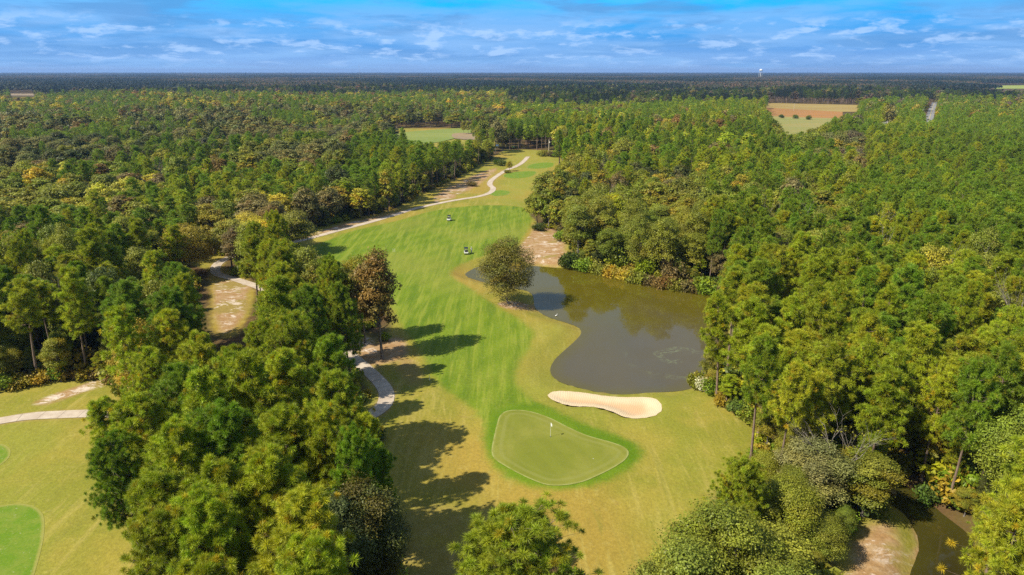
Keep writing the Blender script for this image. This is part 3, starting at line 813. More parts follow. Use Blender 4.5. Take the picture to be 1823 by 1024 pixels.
PINE = {l: [Proto('pine_tree', pine_shape(s, 18.0, R, cb, nb, l, 1.0, 1.5, 0.95), 18.0, R, M_PBARK, M_NEEDLE, l) for s, R, cb, nb in
        ([(1, 3.3, 0.47, 46), (2, 3.0, 0.50, 44), (3, 3.8, 0.44, 52), (4, 3.1, 0.42, 48), (5, 2.6, 0.52, 40), (6, 3.5, 0.54, 44), (7, 2.8, 0.38, 50)] if l < 2 else [(1, 3.3, 0.46, 42), (2, 3.0, 0.50, 40), (4, 3.1, 0.40, 44)])] for l in (0, 1, 2)}
WIDEPINE = [Proto('pine_tree', pine_shape(s, 18.0, R, cb, nb, 0, 1.45, 2.6, 0.86), 18.0, R, M_PBARK, M_NEEDLE, 0) for s, R, cb, nb in [(11, 4.4, 0.36, 66), (12, 4.8, 0.40, 70), (13, 4.0, 0.34, 62), (14, 5.2, 0.38, 78)]]
BROAD = {l: [Proto('broadleaf_tree', broad_shape(s, 14.0, R, cb, nl, l, up, 0.24 if l == 0 else 0.30, sp_, wm), 14.0, R, M_BBARK, M_LEAF, l) for s, R, cb, nl, up, sp_, wm in
         ([(1, 4.6, 0.18, 38, 1, 1.0, 0.0), (2, 4.0, 0.20, 34, 1, 1.0, 0.12), (3, 5.2, 0.15, 44, 1, 1.05, 0.05), (4, 3.4, 0.22, 30, 1.05, 0.85, 0.25), (5, 4.4, 0.14, 36, 1, 0.9, 0.0)] if l < 2 else
          [(1, 4.6, 0.12, 26, 1, 1.0, 0.0), (2, 4.0, 0.14, 24, 1, 1.0, 0.12), (4, 3.4, 0.16, 22, 1.05, 0.85, 0.25)])] for l in (0, 1, 2)}
NEARBROAD = [Proto('broadleaf_tree', broad_shape(s, 14.0, R, cb, nl, 0, up, 0.165, sp_, wm, 0.72, 2.3), 14.0, R, M_BBARK, M_LEAF, 0) for s, R, cb, nl, up, sp_, wm in
             [(21, 4.6, 0.18, 40, 1, 1.0, 0.0), (22, 4.0, 0.20, 36, 1, 1.0, 0.12), (23, 5.0, 0.15, 46, 1, 1.0, 0.05), (24, 3.6, 0.22, 32, 1.05, 0.85, 0.25), (25, 4.4, 0.14, 38, 1, 0.9, 0.0)]]
LONE = [Proto('broadleaf_tree', broad_shape(31, 14.0, 6.2, 0.05, 60, 0, 1.08, 0.22, 1.0, 0.06, 0.75, 1.15), 14.0, 6.2, M_BBARK, M_LEAF, 0)]
BARE = [Proto('bare_tree', bare_shape(s, 15.0, 3.5, 0 if s < 3 else 1), 15.0, 3.5, M_DEAD, M_LEAF, 0) for s in (1, 2, 3)]
SHRUB = [Proto('shrub', shrub_shape(s, 1.6, 2.0, 0), 2.0, 1.6, M_BBARK, M_LEAF, 0) for s in (1, 2, 3)]
SHRUB_FAR = [Proto('shrub', shrub_shape(s, 1.6, 2.0, 1), 2.0, 1.6, M_BBARK, M_LEAF, 1) for s in (5, 6)]

TINT = {  # leaf colours; the darkest green paints cloud shadow onto the far woods
    'yellow-green': (0.326, 0.372, 0.018), 'green': (0.200, 0.292, 0.017), 'dark green': (0.092, 0.140, 0.020), 'olive': (0.238, 0.250, 0.026), 'dark olive': (0.175, 0.155, 0.026),
    'golden': (0.360, 0.300, 0.030), 'yellow': (0.450, 0.405, 0.036), 'rust': (0.255, 0.175, 0.048), 'rusty olive': (0.265, 0.190, 0.040), 'brown': (0.205, 0.172, 0.058),
    'grey-green': (0.215, 0.212, 0.058), 'shaded green': (0.034, 0.054, 0.036), 'mauve': (0.195, 0.150, 0.095), 'white-flecked': (0.60, 0.60, 0.45)}
# ------------------------------------------------------------------ where the trees stand
def pick(r, table, u=None):
    u = (r.random() if u is None else u) * sum(w for _, w in table)
    for k, w in table:
        u -= w
        if u <= 0: return k
    return table[-1][0]

CLUMP = [(390,400),(470,385),(560,425),(650,450),(725,490),(725,700),(760,1100),(120,1100),(150,700),(250,590),(320,470),(375,500)]
def zone_of(px, py):
    if py < 163: return 'horizon wood'
    if px < 760 and py > 400 and inside(CLUMP, px, py): return 'clump'
    if px < 905:
        if py > 395: return 'left wood'
        if px > 620 and py > 232: return 'pine belt'
        if py > 272: return 'autumn wood'
        if py > 188: return 'grey wood'
        return 'yellow ridge'
    if px < 1262 and py > 285 and py < 520: return 'pond wood'
    if py > 790 and px < 1530: return 'corner grove'
    if py > 420: return 'right wood'
    if px > 1540 and py > 205: return 'young pines'
    if py > 268 and px > 930: return 'olive wood'
    if py > 180: return 'far centre wood' if px < 1370 else 'field wood'
    return 'horizon wood' if px < 1500 or py < 172 else 'field wood'

SPEC = {  # (kind, tint) weights, height range, crown radius range
    'clump':          ([(('wide', 'green'), 3), (('wide', 'yellow-green'), 6), (('pine', 'yellow-green'), 2)], (16.5, 20)),
    'left wood':      ([(('pine', 'yellow-green'), 7), (('pine', 'green'), 3), (('broad', 'olive'), 1.2), (('broad', 'golden'), .4), (('broad', 'dark green'), .5), (('bare', 'brown'), 0.07)], (13, 19)),
    'pine belt':      ([(('pine', 'green'), 7), (('pine', 'yellow-green'), 4), (('broad', 'olive'), .8), (('broad', 'yellow'), .6)], (11, 15.5)),
    'autumn wood':    ([(('broad', 'olive'), 5), (('broad', 'yellow'), 1.2), (('broad', 'golden'), .35), (('broad', 'rust'), .35), (('broad', 'brown'), .7), (('broad', 'green'), 2), (('pine', 'green'), 2), (('pine', 'yellow-green'), 2), (('bare', 'rust'), 0.23)], (10.5, 15.5)),
    'grey wood':      ([(('broad', 'grey-green'), 6), (('broad', 'brown'), 1), (('broad', 'dark green'), 2.5), (('broad', 'olive'), 2), (('pine', 'green'), 2), (('bare', 'brown'), 0.23)], (13, 17)),
    'yellow ridge':   ([(('broad', 'yellow'), 1.8), (('broad', 'golden'), .8), (('broad', 'olive'), 2), (('broad', 'rust'), .5), (('pine', 'green'), 2), (('broad', 'grey-green'), 2)], (13, 18)),
    'pond wood':      ([(('broad', 'olive'), 5), (('broad', 'green'), 2.5), (('broad', 'dark green'), 1.5), (('broad', 'golden'), .4), (('broad', 'brown'), .5), (('broad', 'yellow'), .4), (('bare', 'brown'), 0.18), (('pine', 'yellow-green'), 1)], (11, 17)),
    'corner grove':   ([(('broad', 'green'), 2), (('broad', 'olive'), 3), (('broad', 'yellow-green'), 1.2)], (10, 14)),
    'right wood':     ([(('pine', 'yellow-green'), 12), (('pine', 'green'), 4), (('broad', 'olive'), .8), (('broad', 'golden'), .35), (('broad', 'green'), 0.9), (('bare', 'brown'), 0.09)], (14, 19)),
    'young pines':    ([(('pine', 'green'), 8), (('pine', 'yellow-green'), 3), (('broad', 'olive'), .3), (('bare', 'brown'), 0.05)], (14.5, 17)),
    'olive wood':     ([(('pine', 'yellow-green'), 6), (('pine', 'green'), 3), (('broad', 'olive'), 3.0), (('broad', 'golden'), .6), (('broad', 'brown'), .6), (('bare', 'brown'), 0.14), (('broad', 'green'), 1)], (13, 18)),
    'far centre wood':([(('broad', 'yellow-green'), 3), (('pine', 'green'), 3.5), (('pine', 'yellow-green'), 2), (('broad', 'olive'), 2), (('broad', 'rust'), .6), (('broad', 'brown'), .8), (('broad', 'yellow'), .5)], (13, 18)),
    'field wood':     ([(('broad', 'olive'), 3), (('broad', 'green'), 2), (('pine', 'green'), 2.5), (('broad', 'golden'), .7), (('broad', 'rust'), .4), (('broad', 'grey-green'), 2), (('broad', 'mauve'), .6)], (13, 18)),
    'horizon wood':   ([(('pine', 'shaded green'), 5), (('pine', 'dark green'), 3), (('broad', 'mauve'), 1.2), (('broad', 'grey-green'), 2), (('broad', 'dark green'), 2)], (14, 19)),
}
RADIUS = {'pine': (2.7, 4.0), 'wide': (3.6, 4.8), 'broad': (3.3, 5.0), 'bare': (2.4, 3.2)}

class Tree: __slots__ = ('x', 'y', 'z', 'H', 'R', 'sort', 'tint', 'zone', 'vis', 'px', 'py', 'label', 'seed', 'D', 'nm')

def blocked(xs, ys, Hs, Rs):
    """Trees whose head or foot would stand in front of ground that the photograph shows open."""
    bad = np.zeros(xs.shape, bool)
    pts = []
    for hz, kr in ((1.0, 0), (0.93, .55), (0.93, -.55), (0.78, .95), (0.78, -.95), (0.6, .9), (0.6, -.9), (0.8, 0), (0.5, 0), (0.25, 0), (0.02, 0)):
        pts.append(project(xs + kr * Rs, ys, Hs * hz)[:2])
    bx, by = project(xs, ys, 0 * xs)[:2]
    for poly in VISIBLE_OPEN:
        P = np.array(poly); x0, x1, y0, y1 = P[:, 0].min(), P[:, 0].max(), P[:, 1].min(), P[:, 1].max()
        for px, py in pts:
            m = (px > x0) & (px < x1) & (py > y0) & (py < y1) & ~bad
            if m.any(): k = np.where(m)[0]; bad[k[inside(poly, px[k], py[k])]] = True
    for poly in HIDDEN_OPEN: bad |= inside(poly, bx, by)
    bad |= sdist(pond, xs, ys) < 1.0
    bad |= sdist(creek, xs, ys) < 0.8
    bad |= sdist(fairway, xs, ys) < 3.0
    for hk in (0.5, 0.72, 0.92):                                     # where the head's shadow lands
        shx, shy = xs + hk * Hs * 0.86, ys + hk * Hs * 0.44
        for p, sl_ in SUNNY: bad |= sdist(p, shx, shy) < sl_ * Rs
    d = line_dist(path_line[::4], xs, ys, False); bad |= d < 2.6
    bad |= line_dist(rl, xs, ys, False) < 7; bad |= line_dist(dl, xs, ys, False) < 6
    return bad

SUNNY = [(lay([(392,505),(440,512),(432,560),(402,592),(388,575)], 0, 3, False), 0.8), (lay([(1530,970),(1600,945),(1625,1000),(1600,1060),(1530,1060)], 0, 3, False), 0.7),
         (lay([(530,427),(600,408),(700,384),(770,364),(830,340),(876,312),(880,322),(840,352),(760,372),(650,400),(560,425)], 0, 3, False), 0.1)]
trees = []
grid = {}
def fits(x, y, R, k=0.80):
    gi, gj = int(x // 10), int(y // 10)
    for a in (-1, 0, 1):
        for b in (-1, 0, 1):
            for (X_, Y_, R_) in grid.get((gi + a, gj + b), ()):
                if (x - X_) ** 2 + (y - Y_) ** 2 < (k * (R + R_)) ** 2: return False
    return True
def plant(x, y, H, R, sort, tint, zone, seed=None):
    t = Tree(); t.x, t.y, t.H, t.R, t.sort, t.tint, t.zone = float(x), float(y), float(H), float(R), sort, tint, zone
    t.vis = 0; t.label = None; t.nm = None; t.seed = seed if seed is not None else random.randrange(1 << 30)
    t.D = math.hypot(t.x, t.y)
    grid.setdefault((int(t.x // 10), int(t.y // 10)), []).append((t.x, t.y, t.R))
    trees.append(t); return t
def by_top(px, py, H): return ground_at(px, py, H)

# trees one can single out in the photograph
def special(label, x, y, H, R, sort, tint, zone='special', seed=None, nm=None):
    t = plant(x, y, H, R, sort, tint, zone, seed); t.label = label; t.nm = nm; return t
def foot(px, py): return ground_at(px, py, 0)
special('lone round olive oak on the bank at the pond inlet', *foot(905, 541), 14.2, 6.4, 'lone', 'dark olive', seed=0)
special('tall rusty olive hardwood with a bare dark trunk beside the sandy path', *foot(681, 637), 20.0, 4.4, 'broad', 'rusty olive', seed=3)
special('green hardwood directly behind the tall rusty tree', *by_top(640, 458, 17), 17, 3.2, 'broad', 'green', seed=1)
special('single broad pine at the bottom edge below the green', *by_top(932, 916, 17), 17, 6.6, 'wide', 'yellow-green', seed=3)
special('dark glossy broadleaf with yellow flecks below the pine clump', *by_top(655, 868, 15), 15, 3.9, 'broad', 'dark green', seed=1)
special('dark broadleaf at the bottom edge between pine clump and green', *by_top(600, 900, 15.5), 15.5, 3.4, 'broad', 'dark green', seed=4)
special('rounded olive broadleaf at the upper end of the clump by the path', *by_top(450, 398, 15), 15, 5.0, 'broad', 'olive', seed=0)
special('olive broadleaf beside the upper path bend', *by_top(500, 426, 13.5), 13.5, 5.0, 'broad', 'olive', seed=2)
special('brown broadleaf at the upper tip of the clump', *by_top(415, 402, 13), 13, 3.4, 'broad', 'brown', seed=3)
special('green broadleaf overlooking the fairway edge', *by_top(548, 440, 16), 16, 4.6, 'broad', 'olive', seed=4)
special('brown-tinged hardwood between green crowns of the clump', *by_top(560, 470, 16), 16, 3.0, 'broad', 'olive', seed=3)
special('bright slender yellow tree at the wood edge by the far path', *foot(691, 377), 15.5, 2.9, 'broad', 'yellow', seed=3)
special('small yellow sapling beside the cart path', *foot(907, 306), 5.2, 1.9, 'broad', 'yellow', seed=3)
special('dark green dense tree at the autumn wood edge', *by_top(600, 296, 15.5), 15.5, 5.2, 'broad', 'dark green', seed=2)
special('brown oak in front of the autumn wood', *by_top(452, 340, 14.5), 14.5, 5.6, 'broad', 'brown', seed=0)
special('bright yellow-green tree at the edge of the left wood', *by_top(62, 296, 16), 16, 5.0, 'broad', 'yellow', seed=1)
special('dark brown oak deep in the left wood', *by_top(205, 262, 16.5), 16.5, 6.0, 'broad', 'brown', seed=2)
special('dark dome-shaped olive oak leaning over the fairway edge', *by_top(975, 306, 14), 14, 6.2, 'broad', 'olive', seed=2)
special('lower olive oak at the fairway corner of the pond wood', *by_top(958, 345, 11), 11, 4.6, 'broad', 'olive', seed=0)
special('golden hardwood rising above the pond wood', *by_top(1072, 304, 16), 16, 4.2, 'broad', 'golden', seed=3)
special('lime green tree standing out above the far pond bank', *by_top(1098, 348, 15), 15, 4.4, 'broad', 'yellow-green', seed=1)
special('grey half-bare tree with dead white branches above the creek', *by_top(1490, 745, 12), 12, 3.0, 'bare', 'olive', seed=1)
special('leafy grey-green tree around the dead branches above the creek', *by_top(1462, 790, 9.5), 9.5, 4.4, 'broad', 'grey-green', seed=4)
special('dense grey-green hardwood leaning over the creek', *by_top(1556, 806, 8.5), 8.5, 3.8, 'broad', 'olive', seed=3)
special('bare rust-grey tree in the middle of the right wood', *by_top(1566, 372, 16), 16, 3.2, 'bare', 'brown', seed=0)
special('pale bare snag beside the road trees', *by_top(1660, 245, 16), 16, 4.0, 'bare', 'brown', seed=2)
for px, lb in ((826, 'leftmost of three small trees on the tan bank of the second hole'), (834, 'middle of three small trees on the tan bank of the second hole'), (842, 'rightmost of three small trees on the tan bank of the second hole')):
    special(lb, *foot(px, 239.5), 11.5, 2.8, 'broad', 'olive', seed=px % 5)
for px, py, H, R, tn, lb in ((1290, 905, 14, 5.0, 'olive', 'big rounded olive tree at the lower edge of the rough'), (1225, 975, 13, 4.8, 'olive', 'olive tree nearest the bottom edge left of the creek'),
                             (1330, 815, 13, 3.6, 'yellow-green', 'yellow-green tree at the rough edge below the bunker side'), (1400, 850, 9.5, 3.8, 'olive', 'green broadleaf in the grove between rough and creek'),
                             (1462, 915, 6, 3.0, 'olive', 'dark leafy tree beside the bare creek bank'), (1370, 940, 11, 4.4, 'olive', 'wide olive tree in the middle of the lower grove')):
    special(lb, *by_top(px, py, H), H, R, 'wide' if tn == 'yellow-green' else 'broad', tn)

# the big pine clump between the two holes, crown by crown
for px, py, H, R, tn in [(585,455,18,3.4,'green'),(610,500,18,3.2,'green'),(500,470,17,4.0,'yellow-green'),(545,505,17.5,4.0,'yellow-green'),(475,520,17,3.6,'yellow-green'),(520,560,18,4.2,'yellow-green'),(455,575,17.5,4.0,'yellow-green'),
                         (320,470,17,4.2,'green'),(300,560,17.5,4.0,'yellow-green'),(345,600,18,4.2,'yellow-green'),(255,625,17,4.0,'yellow-green'),(330,655,18.5,4.6,'green'),(420,640,18.5,4.4,'yellow-green'),
                         (500,630,18.5,4.6,'yellow-green'),(575,600,18,4.2,'green'),(600,655,18.5,3.8,'yellow-green'),(250,705,17.5,4.2,'yellow-green'),(215,745,16.5,3.6,'yellow-green'),(310,745,18.5,4.4,'yellow-green'),(400,720,19,4.8,'green'),(490,720,19,4.6,'yellow-green'),
                         (580,725,18.5,4.2,'yellow-green'),(610,770,18,3.0,'green'),(290,820,18,4.4,'yellow-green'),(370,815,19,4.8,'yellow-green'),(460,810,19.5,4.8,'yellow-green'),(545,805,19,4.4,'green'),(290,900,18,4.2,'yellow-green'),(360,905,19,4.6,'yellow-green'),(440,905,19.5,4.8,'green'),(520,880,20,4.6,'yellow-green'),
                         (340,985,18.5,4.4,'yellow-green'),(430,990,19,4.6,'yellow-green'),(520,970,19.5,4.4,'yellow-green'),(300,1040,17.5,4.0,'yellow-green'),(560,1050,18,4.0,'green'),(470,1070,18,4.4,'yellow-green'),(385,1075,18,4.2,'yellow-green'),(196,712,16,3.5,'yellow-green'),(200,778,15.5,3.4,'green'),(248,868,16.5,3.5,'yellow-green'),(246,950,17,3.6,'green'),(640,735,16.5,3.0,'yellow-green'),(655,790,15,2.8,'green')]:
    x, y = by_top(px, py, H)
    if fits(x, y, R, 0.45): plant(x, y, H, R, 'wide', tn, 'clump')

r = np.random.default_rng(5)
def scatter(d0, d1, s, kfit, rboost):
    xs, ys = np.meshgrid(np.arange(-d1 * 0.95, d1 * 0.95, s), np.arange(max(28, d0 * 0.7), d1, s))
    xs = xs.ravel() + r.uniform(-.5, .5, xs.size) * s; ys = ys.ravel() + r.uniform(-.5, .5, ys.size) * s
    dd = np.hypot(xs, ys)
    tx, ty, _ = project(xs, ys, 0 * xs + 15.0)
    k = (dd >= d0) & (dd < d1) & (tx > -260) & (tx < 2060) & (ty < 1130)
    xs, ys, tx, ty, dd = xs[k], ys[k], tx[k], ty[k], dd[k]
    o = r.permutation(len(xs)); xs, ys, tx, ty, dd = xs[o], ys[o], tx[o], ty[o], dd[o]
    info = []
    nz = np.sin(xs / 37.0 + 1.3) * np.cos(ys / 53.0) + 0.6 * np.sin(xs / 19.0 - ys / 27.0)
    for i in range(len(xs)):
        z = zone_of(tx[i], ty[i])
        tab, (h0, h1) = SPEC[z]
        if dd[i] > 130 and nz[i] > 0.2: tab = [(a, w * (2.2 if a[0] == 'broad' else 1.0)) for a, w in tab]
        elif dd[i] > 130: tab = [(a, w * (0.45 if a[0] == 'broad' else 1.0)) for a, w in tab]
        u = None
        if dd[i] > 150:      # beyond the near trees kinds and colours keep together in stands
            u = 0.5 + 0.33 * (math.sin(xs[i] / 29.0 + 2.1 * math.sin(ys[i] / 47.0 + 0.5)) * 0.7 + 0.6 * math.sin(ys[i] / 33.0 - xs[i] / 71.0 + 1.7 * math.cos(xs[i] / 23.0))) + r.normal() * 0.17
            u = abs(u) if u < 1 else 2 - u
            u = min(max(u, 0.0), 0.999)
        so, ti = pick(r, tab, u)
        R0, R1 = RADIUS[so]
        H = r.uniform(h0, h1) + (1.0 if so == 'pine' else -1.0 if so == 'broad' else 0)
        R = r.uniform(R0, R1) * rboost
        if z == 'young pines': R *= 0.9
        if so == 'broad' and z in ('grey wood', 'autumn wood', 'yellow ridge', 'field wood', 'far centre wood', 'horizon wood'): R *= 1.38
        if dd[i] > 300: H *= 1 + 0.15 * math.sin(xs[i] / 90.0 + 2 * math.sin(ys[i] / 160.0)) + 0.10 * r.normal()
        info.append((so, ti, z, H, R))
    Hs = np.array([a[3] for a in info]); Rs = np.array([a[4] for a in info])
    bad = blocked(xs, ys, Hs, Rs)
    # thin golden clearing in the middle of the right wood
    cxx, cyy, _ = project(xs, ys, 0 * xs + 6)
    thin = inside([(1520,285),(1660,285),(1670,325),(1540,330)], cxx, cyy) & (r.random(len(xs)) < 0.75)
    for i in np.where(~bad & ~thin)[0]:
        so, ti, z, H, R = info[i]
        if fits(xs[i], ys[i], R, kfit): plant(xs[i], ys[i], H, R, so, ti, z)
scatter(30, 270, 2.4, 0.66, 1.0)
scatter(270, 560, 3.6, 0.76, 1.02)
scatter(560, 1050, 5.5, 0.80, 1.1)
scatter(1050, 1700, 8.0, 0.85, 1.25)
# smaller trees filling the edges and the gaps between the trunks
def understory(n, d0, d1):
    a = r.uniform(-0.72, 0.72, n); d = np.sqrt(r.uniform(d0 ** 2, d1 ** 2, n))
    xs, ys = d * np.sin(a), d * np.cos(a)
    tx, ty, _ = project(xs, ys, 0 * xs + 5.0)
    k = (tx > -120) & (tx < 1960) & (ty < 1120); xs, ys, tx, ty = xs[k], ys[k], tx[k], ty[k]
    Hs = r.uniform(3.5, 8.5, len(xs)); Rs = Hs * r.uniform(0.26, 0.36, len(xs))
    bad = blocked(xs, ys, Hs, Rs)
    near = np.zeros(len(xs), bool)
    for p in (pond, fairway, path_line): near |= np.abs(sdist(p, xs, ys, 60)) < 40
    near |= r.random(len(xs)) < 0.25
    for i in np.where(~bad & near)[0]:
        z = zone_of(tx[i], ty[i])
        if z == 'clump' and r.random() < 0.8: continue
        so, ti = pick(r, [(('broad', 'olive'), 4), (('broad', 'green'), 3), (('broad', 'golden'), .8), (('broad', 'dark green'), 1.5), (('broad', 'brown'), .8), (('pine', 'yellow-green'), 2 if 'right' in z or 'left' in z else .5)])
        if fits(xs[i], ys[i], Rs[i] * 0.55, 0.55): plant(xs[i], ys[i], Hs[i], Rs[i], so, ti, z)
understory(15000, 60, 420)
N_ALL = len(trees)
gz = terrain(np.array([t.x for t in trees]), np.array([t.y for t in trees]))
for t, z in zip(trees, gz): t.z = float(z) if t.D < 700 else 0.0

# how much of each tree the drone sees (front to back)
order = sorted(range(N_ALL), key=lambda i: trees[i].D)
SB = 3; BW, BH = 1823 // SB + 1, 1024 // SB + 1
seen_by = np.zeros((BH, BW), bool)
for i in order:
    t = trees[i]
    if t.D > 900: break
    cxp, top, dep = project(t.x, t.y, t.H); _, bot, _ = project(t.x, t.y, t.H * 0.42)
    rp = t.R * F / dep; top -= 0.25 * rp; bot += 0.35 * rp
    x0, x1, y0, y1 = int((cxp - rp) / SB), int((cxp + rp) / SB) + 1, int(top / SB), int(bot / SB) + 1
    X0, X1, Y0, Y1 = max(x0, 0), min(x1, BW), max(y0, 0), min(y1, BH)
    if X0 >= X1 or Y0 >= Y1: continue
    yy, xx = np.mgrid[Y0:Y1, X0:X1]
    el = ((xx * SB - cxp) / rp) ** 2 + ((yy * SB - (top + bot) / 2) / ((bot - top) / 2)) ** 2 < 1
    sub = seen_by[Y0:Y1, X0:X1]
    new = el & ~sub
    t.vis = int(new.sum())
    if t.vis: t.px, t.py = float(xx[new].mean() * SB), float(yy[new].mean() * SB)
    sub |= el

# ------------------------------------------------------------------ individual trees
PHRASE = {  # what one finds each wood by
    'clump': 'in the big clump between the holes', 'left wood': 'in the pine wood left of the clump', 'pine belt': 'in the pine belt beside the far path', 'autumn wood': 'in the autumn wood left of the fairway',
    'grey wood': 'in the grey wood far left', 'yellow ridge': 'on the yellow ridge', 'pond wood': 'in the wood behind the pond', 'corner grove': 'in the grove below the rough', 'right wood': 'in the right wood',
    'young pines': 'in the young pine stand', 'olive wood': 'in the olive wood beyond the pond', 'far centre wood': 'in the far middle wood', 'field wood': 'by the far field', 'horizon wood': 'in the farthest wood', 'special': 'by the course'}
GROUPS = {'pine_tree': 'pines of the golf course woods', 'broadleaf_tree': 'hardwoods of the golf course woods', 'bare_tree': 'half-bare trees among the pines', 'shrub': 'shrubs along banks and wood edges'}
NAME = {'lone': 'broadleaf_tree', 'pine': 'pine_tree', 'wide': 'pine_tree', 'broad': 'broadleaf_tree', 'bare': 'bare_tree'}
WORDN = ['zero', 'one', 'two', 'three', 'four', 'five', 'six', 'seven', 'eight', 'nine', 'ten', 'eleven', 'twelve', 'thirteen', 'fourteen', 'fifteen', 'sixteen', 'seventeen', 'eighteen', 'nineteen', 'twenty']
ORD = ['leftmost', 'second', 'third', 'fourth', 'fifth', 'sixth', 'seventh', 'eighth', 'ninth', 'tenth', 'eleventh', 'twelfth', 'thirteenth', 'fourteenth', 'fifteenth', 'sixteenth', 'seventeenth', 'eighteenth', 'nineteenth', 'twentieth']
LEVELS_Y = [(205, 'level with the far field'), (250, 'level with the second hole'), (300, 'level with the hilltop tees'), (345, 'level with the path bend'), (395, 'level with the farther cart'), (440, 'just above the nearer cart'), (480, 'level with the nearer cart'), (515, 'level with the pond inlet'), (560, 'level with the lone oak'),
            (610, 'level with the pond point'), (660, 'level with the algae swirl'), (700, 'level with the near pond shore'), (735, 'level with the bunker'), (775, 'level with the flag'), (825, 'level with the green'), (880, 'just below the green'), (950, 'level with the bottom pine'), (2000, 'at the bottom edge')]
SPANS = {'right wood': [(1330, 'beside the pond'), (1480, 'left part'), (1640, 'middle part'), (3000, 'right part')], 'left wood': [(130, 'left edge'), (260, 'middle part'), (900, 'right part')],
         'young pines': [(1690, 'left part'), (3000, 'right edge')], 'olive wood': [(1300, 'left part'), (3000, 'right part')], 'autumn wood': [(250, 'left part'), (480, 'middle part'), (900, 'right part')]}

def choose_proto(t):
    far = t.D > 330
    if t.sort == 'wide': pool = WIDEPINE if t.D < 330 else PINE[1]
    elif t.sort == 'lone': pool = LONE
    elif t.sort == 'pine': pool = PINE[0] if t.D < 200 else PINE[1] if t.D < 520 else PINE[2]
    elif t.sort == 'broad': pool = NEARBROAD if t.D < 110 else BROAD[0] if t.D < 210 else BROAD[1] if t.D < 520 else BROAD[2]
    else: pool = BARE
    return pool[t.seed % len(pool)]

def tint_of(t):
    q = np.random.default_rng(t.seed)
    c = np.array(TINT[t.tint]) * q.uniform(0.84, 1.16) * np.array([q.uniform(0.9, 1.1), 1, q.uniform(0.85, 1.2)])
    if t.sort == 'broad' and t.tint in ('green', 'dark green'): c = c * np.array([1.08, 0.84, 1.3])
    return [float(v) for v in np.clip(c, 0.004, 0.8)]

chosen = {}
for i, t in enumerate(trees):
    if t.label or t.vis > 3: chosen.setdefault(NAME[t.sort], []).append(t)
LIMIT = {'pine_tree': 300, 'broadleaf_tree': 300, 'bare_tree': 60}
single = []
for k, v in chosen.items():
    v.sort(key=lambda t: (t.label is None, -t.vis)); single += v[:LIMIT[k]]
is_single = {id(t) for t in single}

# labels: colour and kind, the wood it stands in, what it is level with, and only then its place in the row
cells = {}
for t in single:
    if t.label: continue
    size = 'tall' if t.H > 17.6 else 'low' if t.H < 14.2 else 'mid-height'
    kind = {'pine': 'pine', 'wide': 'broad pine', 'broad': 'hardwood', 'bare': 'half-bare tree'}[t.sort]
    lev = next(l for y_, l in LEVELS_Y if t.py < y_)
    span = next((' ' + s for x_, s in SPANS.get(t.zone, []) if t.px < x_), '')
    ph = PHRASE[t.zone]
    if span: ph = ('beside the pond in the right wood' if span == ' beside the pond' else 'in the' + span + ' of the ' + {'right wood': 'right wood', 'left wood': 'left wood', 'young pines': 'young pines', 'olive wood': 'olive wood', 'autumn wood': 'autumn wood'}[t.zone])
    cells.setdefault((size, t.tint, kind, ph, lev), []).append(t)
for (size, tn, kind, ph, lev), v in cells.items():
    v.sort(key=lambda t: t.px)
    for i, t in enumerate(v):
        if len(v) == 1: s = f'{size} {tn} {kind} {ph}, {lev}'
        else:
            which = 'leftmost' if i == 0 else 'rightmost' if i == len(v) - 1 else ORD[min(i, 19)] + ' from left'
            s = f'{tn} {kind} {ph}, {lev}, {which}' if size == 'mid-height' else f'{size} {tn} {kind} {ph}, {lev}, {which}'
        t.label = s
for t in single:
    for a, b in (('level with the ', 'near the '), ('in the middle part of the', 'in the mid'), ('mid-height ', ''), ('just above the nearer cart', 'near the upper fairway'), ('hardwood', 'tree'), (' from left', ''), ('near the ', 'near ')):
        if len(t.label.replace('-', ' ').replace(',', ' ').split()) > 16: t.label = t.label.replace(a, b)

def grow_tree(t, p):
    nm = t.nm or NAME[t.sort]
    e = empty(nm, (t.x, t.y, t.z), (t.seed % 628) / 100.0)
    sx, sz_ = t.R / p.R, t.H / p.H
    e.scale = (sx, sx, sz_)
    if t.sort != 'shrub': e.rotation_euler = (((t.seed >> 3) % 100 - 50) / 900.0, ((t.seed >> 7) % 100 - 50) / 900.0, e.rotation_euler.z)
    tag(e, t.label, {'pine_tree': 'pine tree', 'broadleaf_tree': 'broadleaf tree', 'bare_tree': 'bare tree', 'shrub': 'shrub'}[NAME.get(t.sort, 'shrub')], GROUPS[NAME.get(t.sort, 'shrub')])
    link('trunk', p.trunk(), e)
    c = link('crown', p.crown(), e)
    c['tint'] = tint_of(t)
    return e
for t in single: grow_tree(t, choose_proto(t))

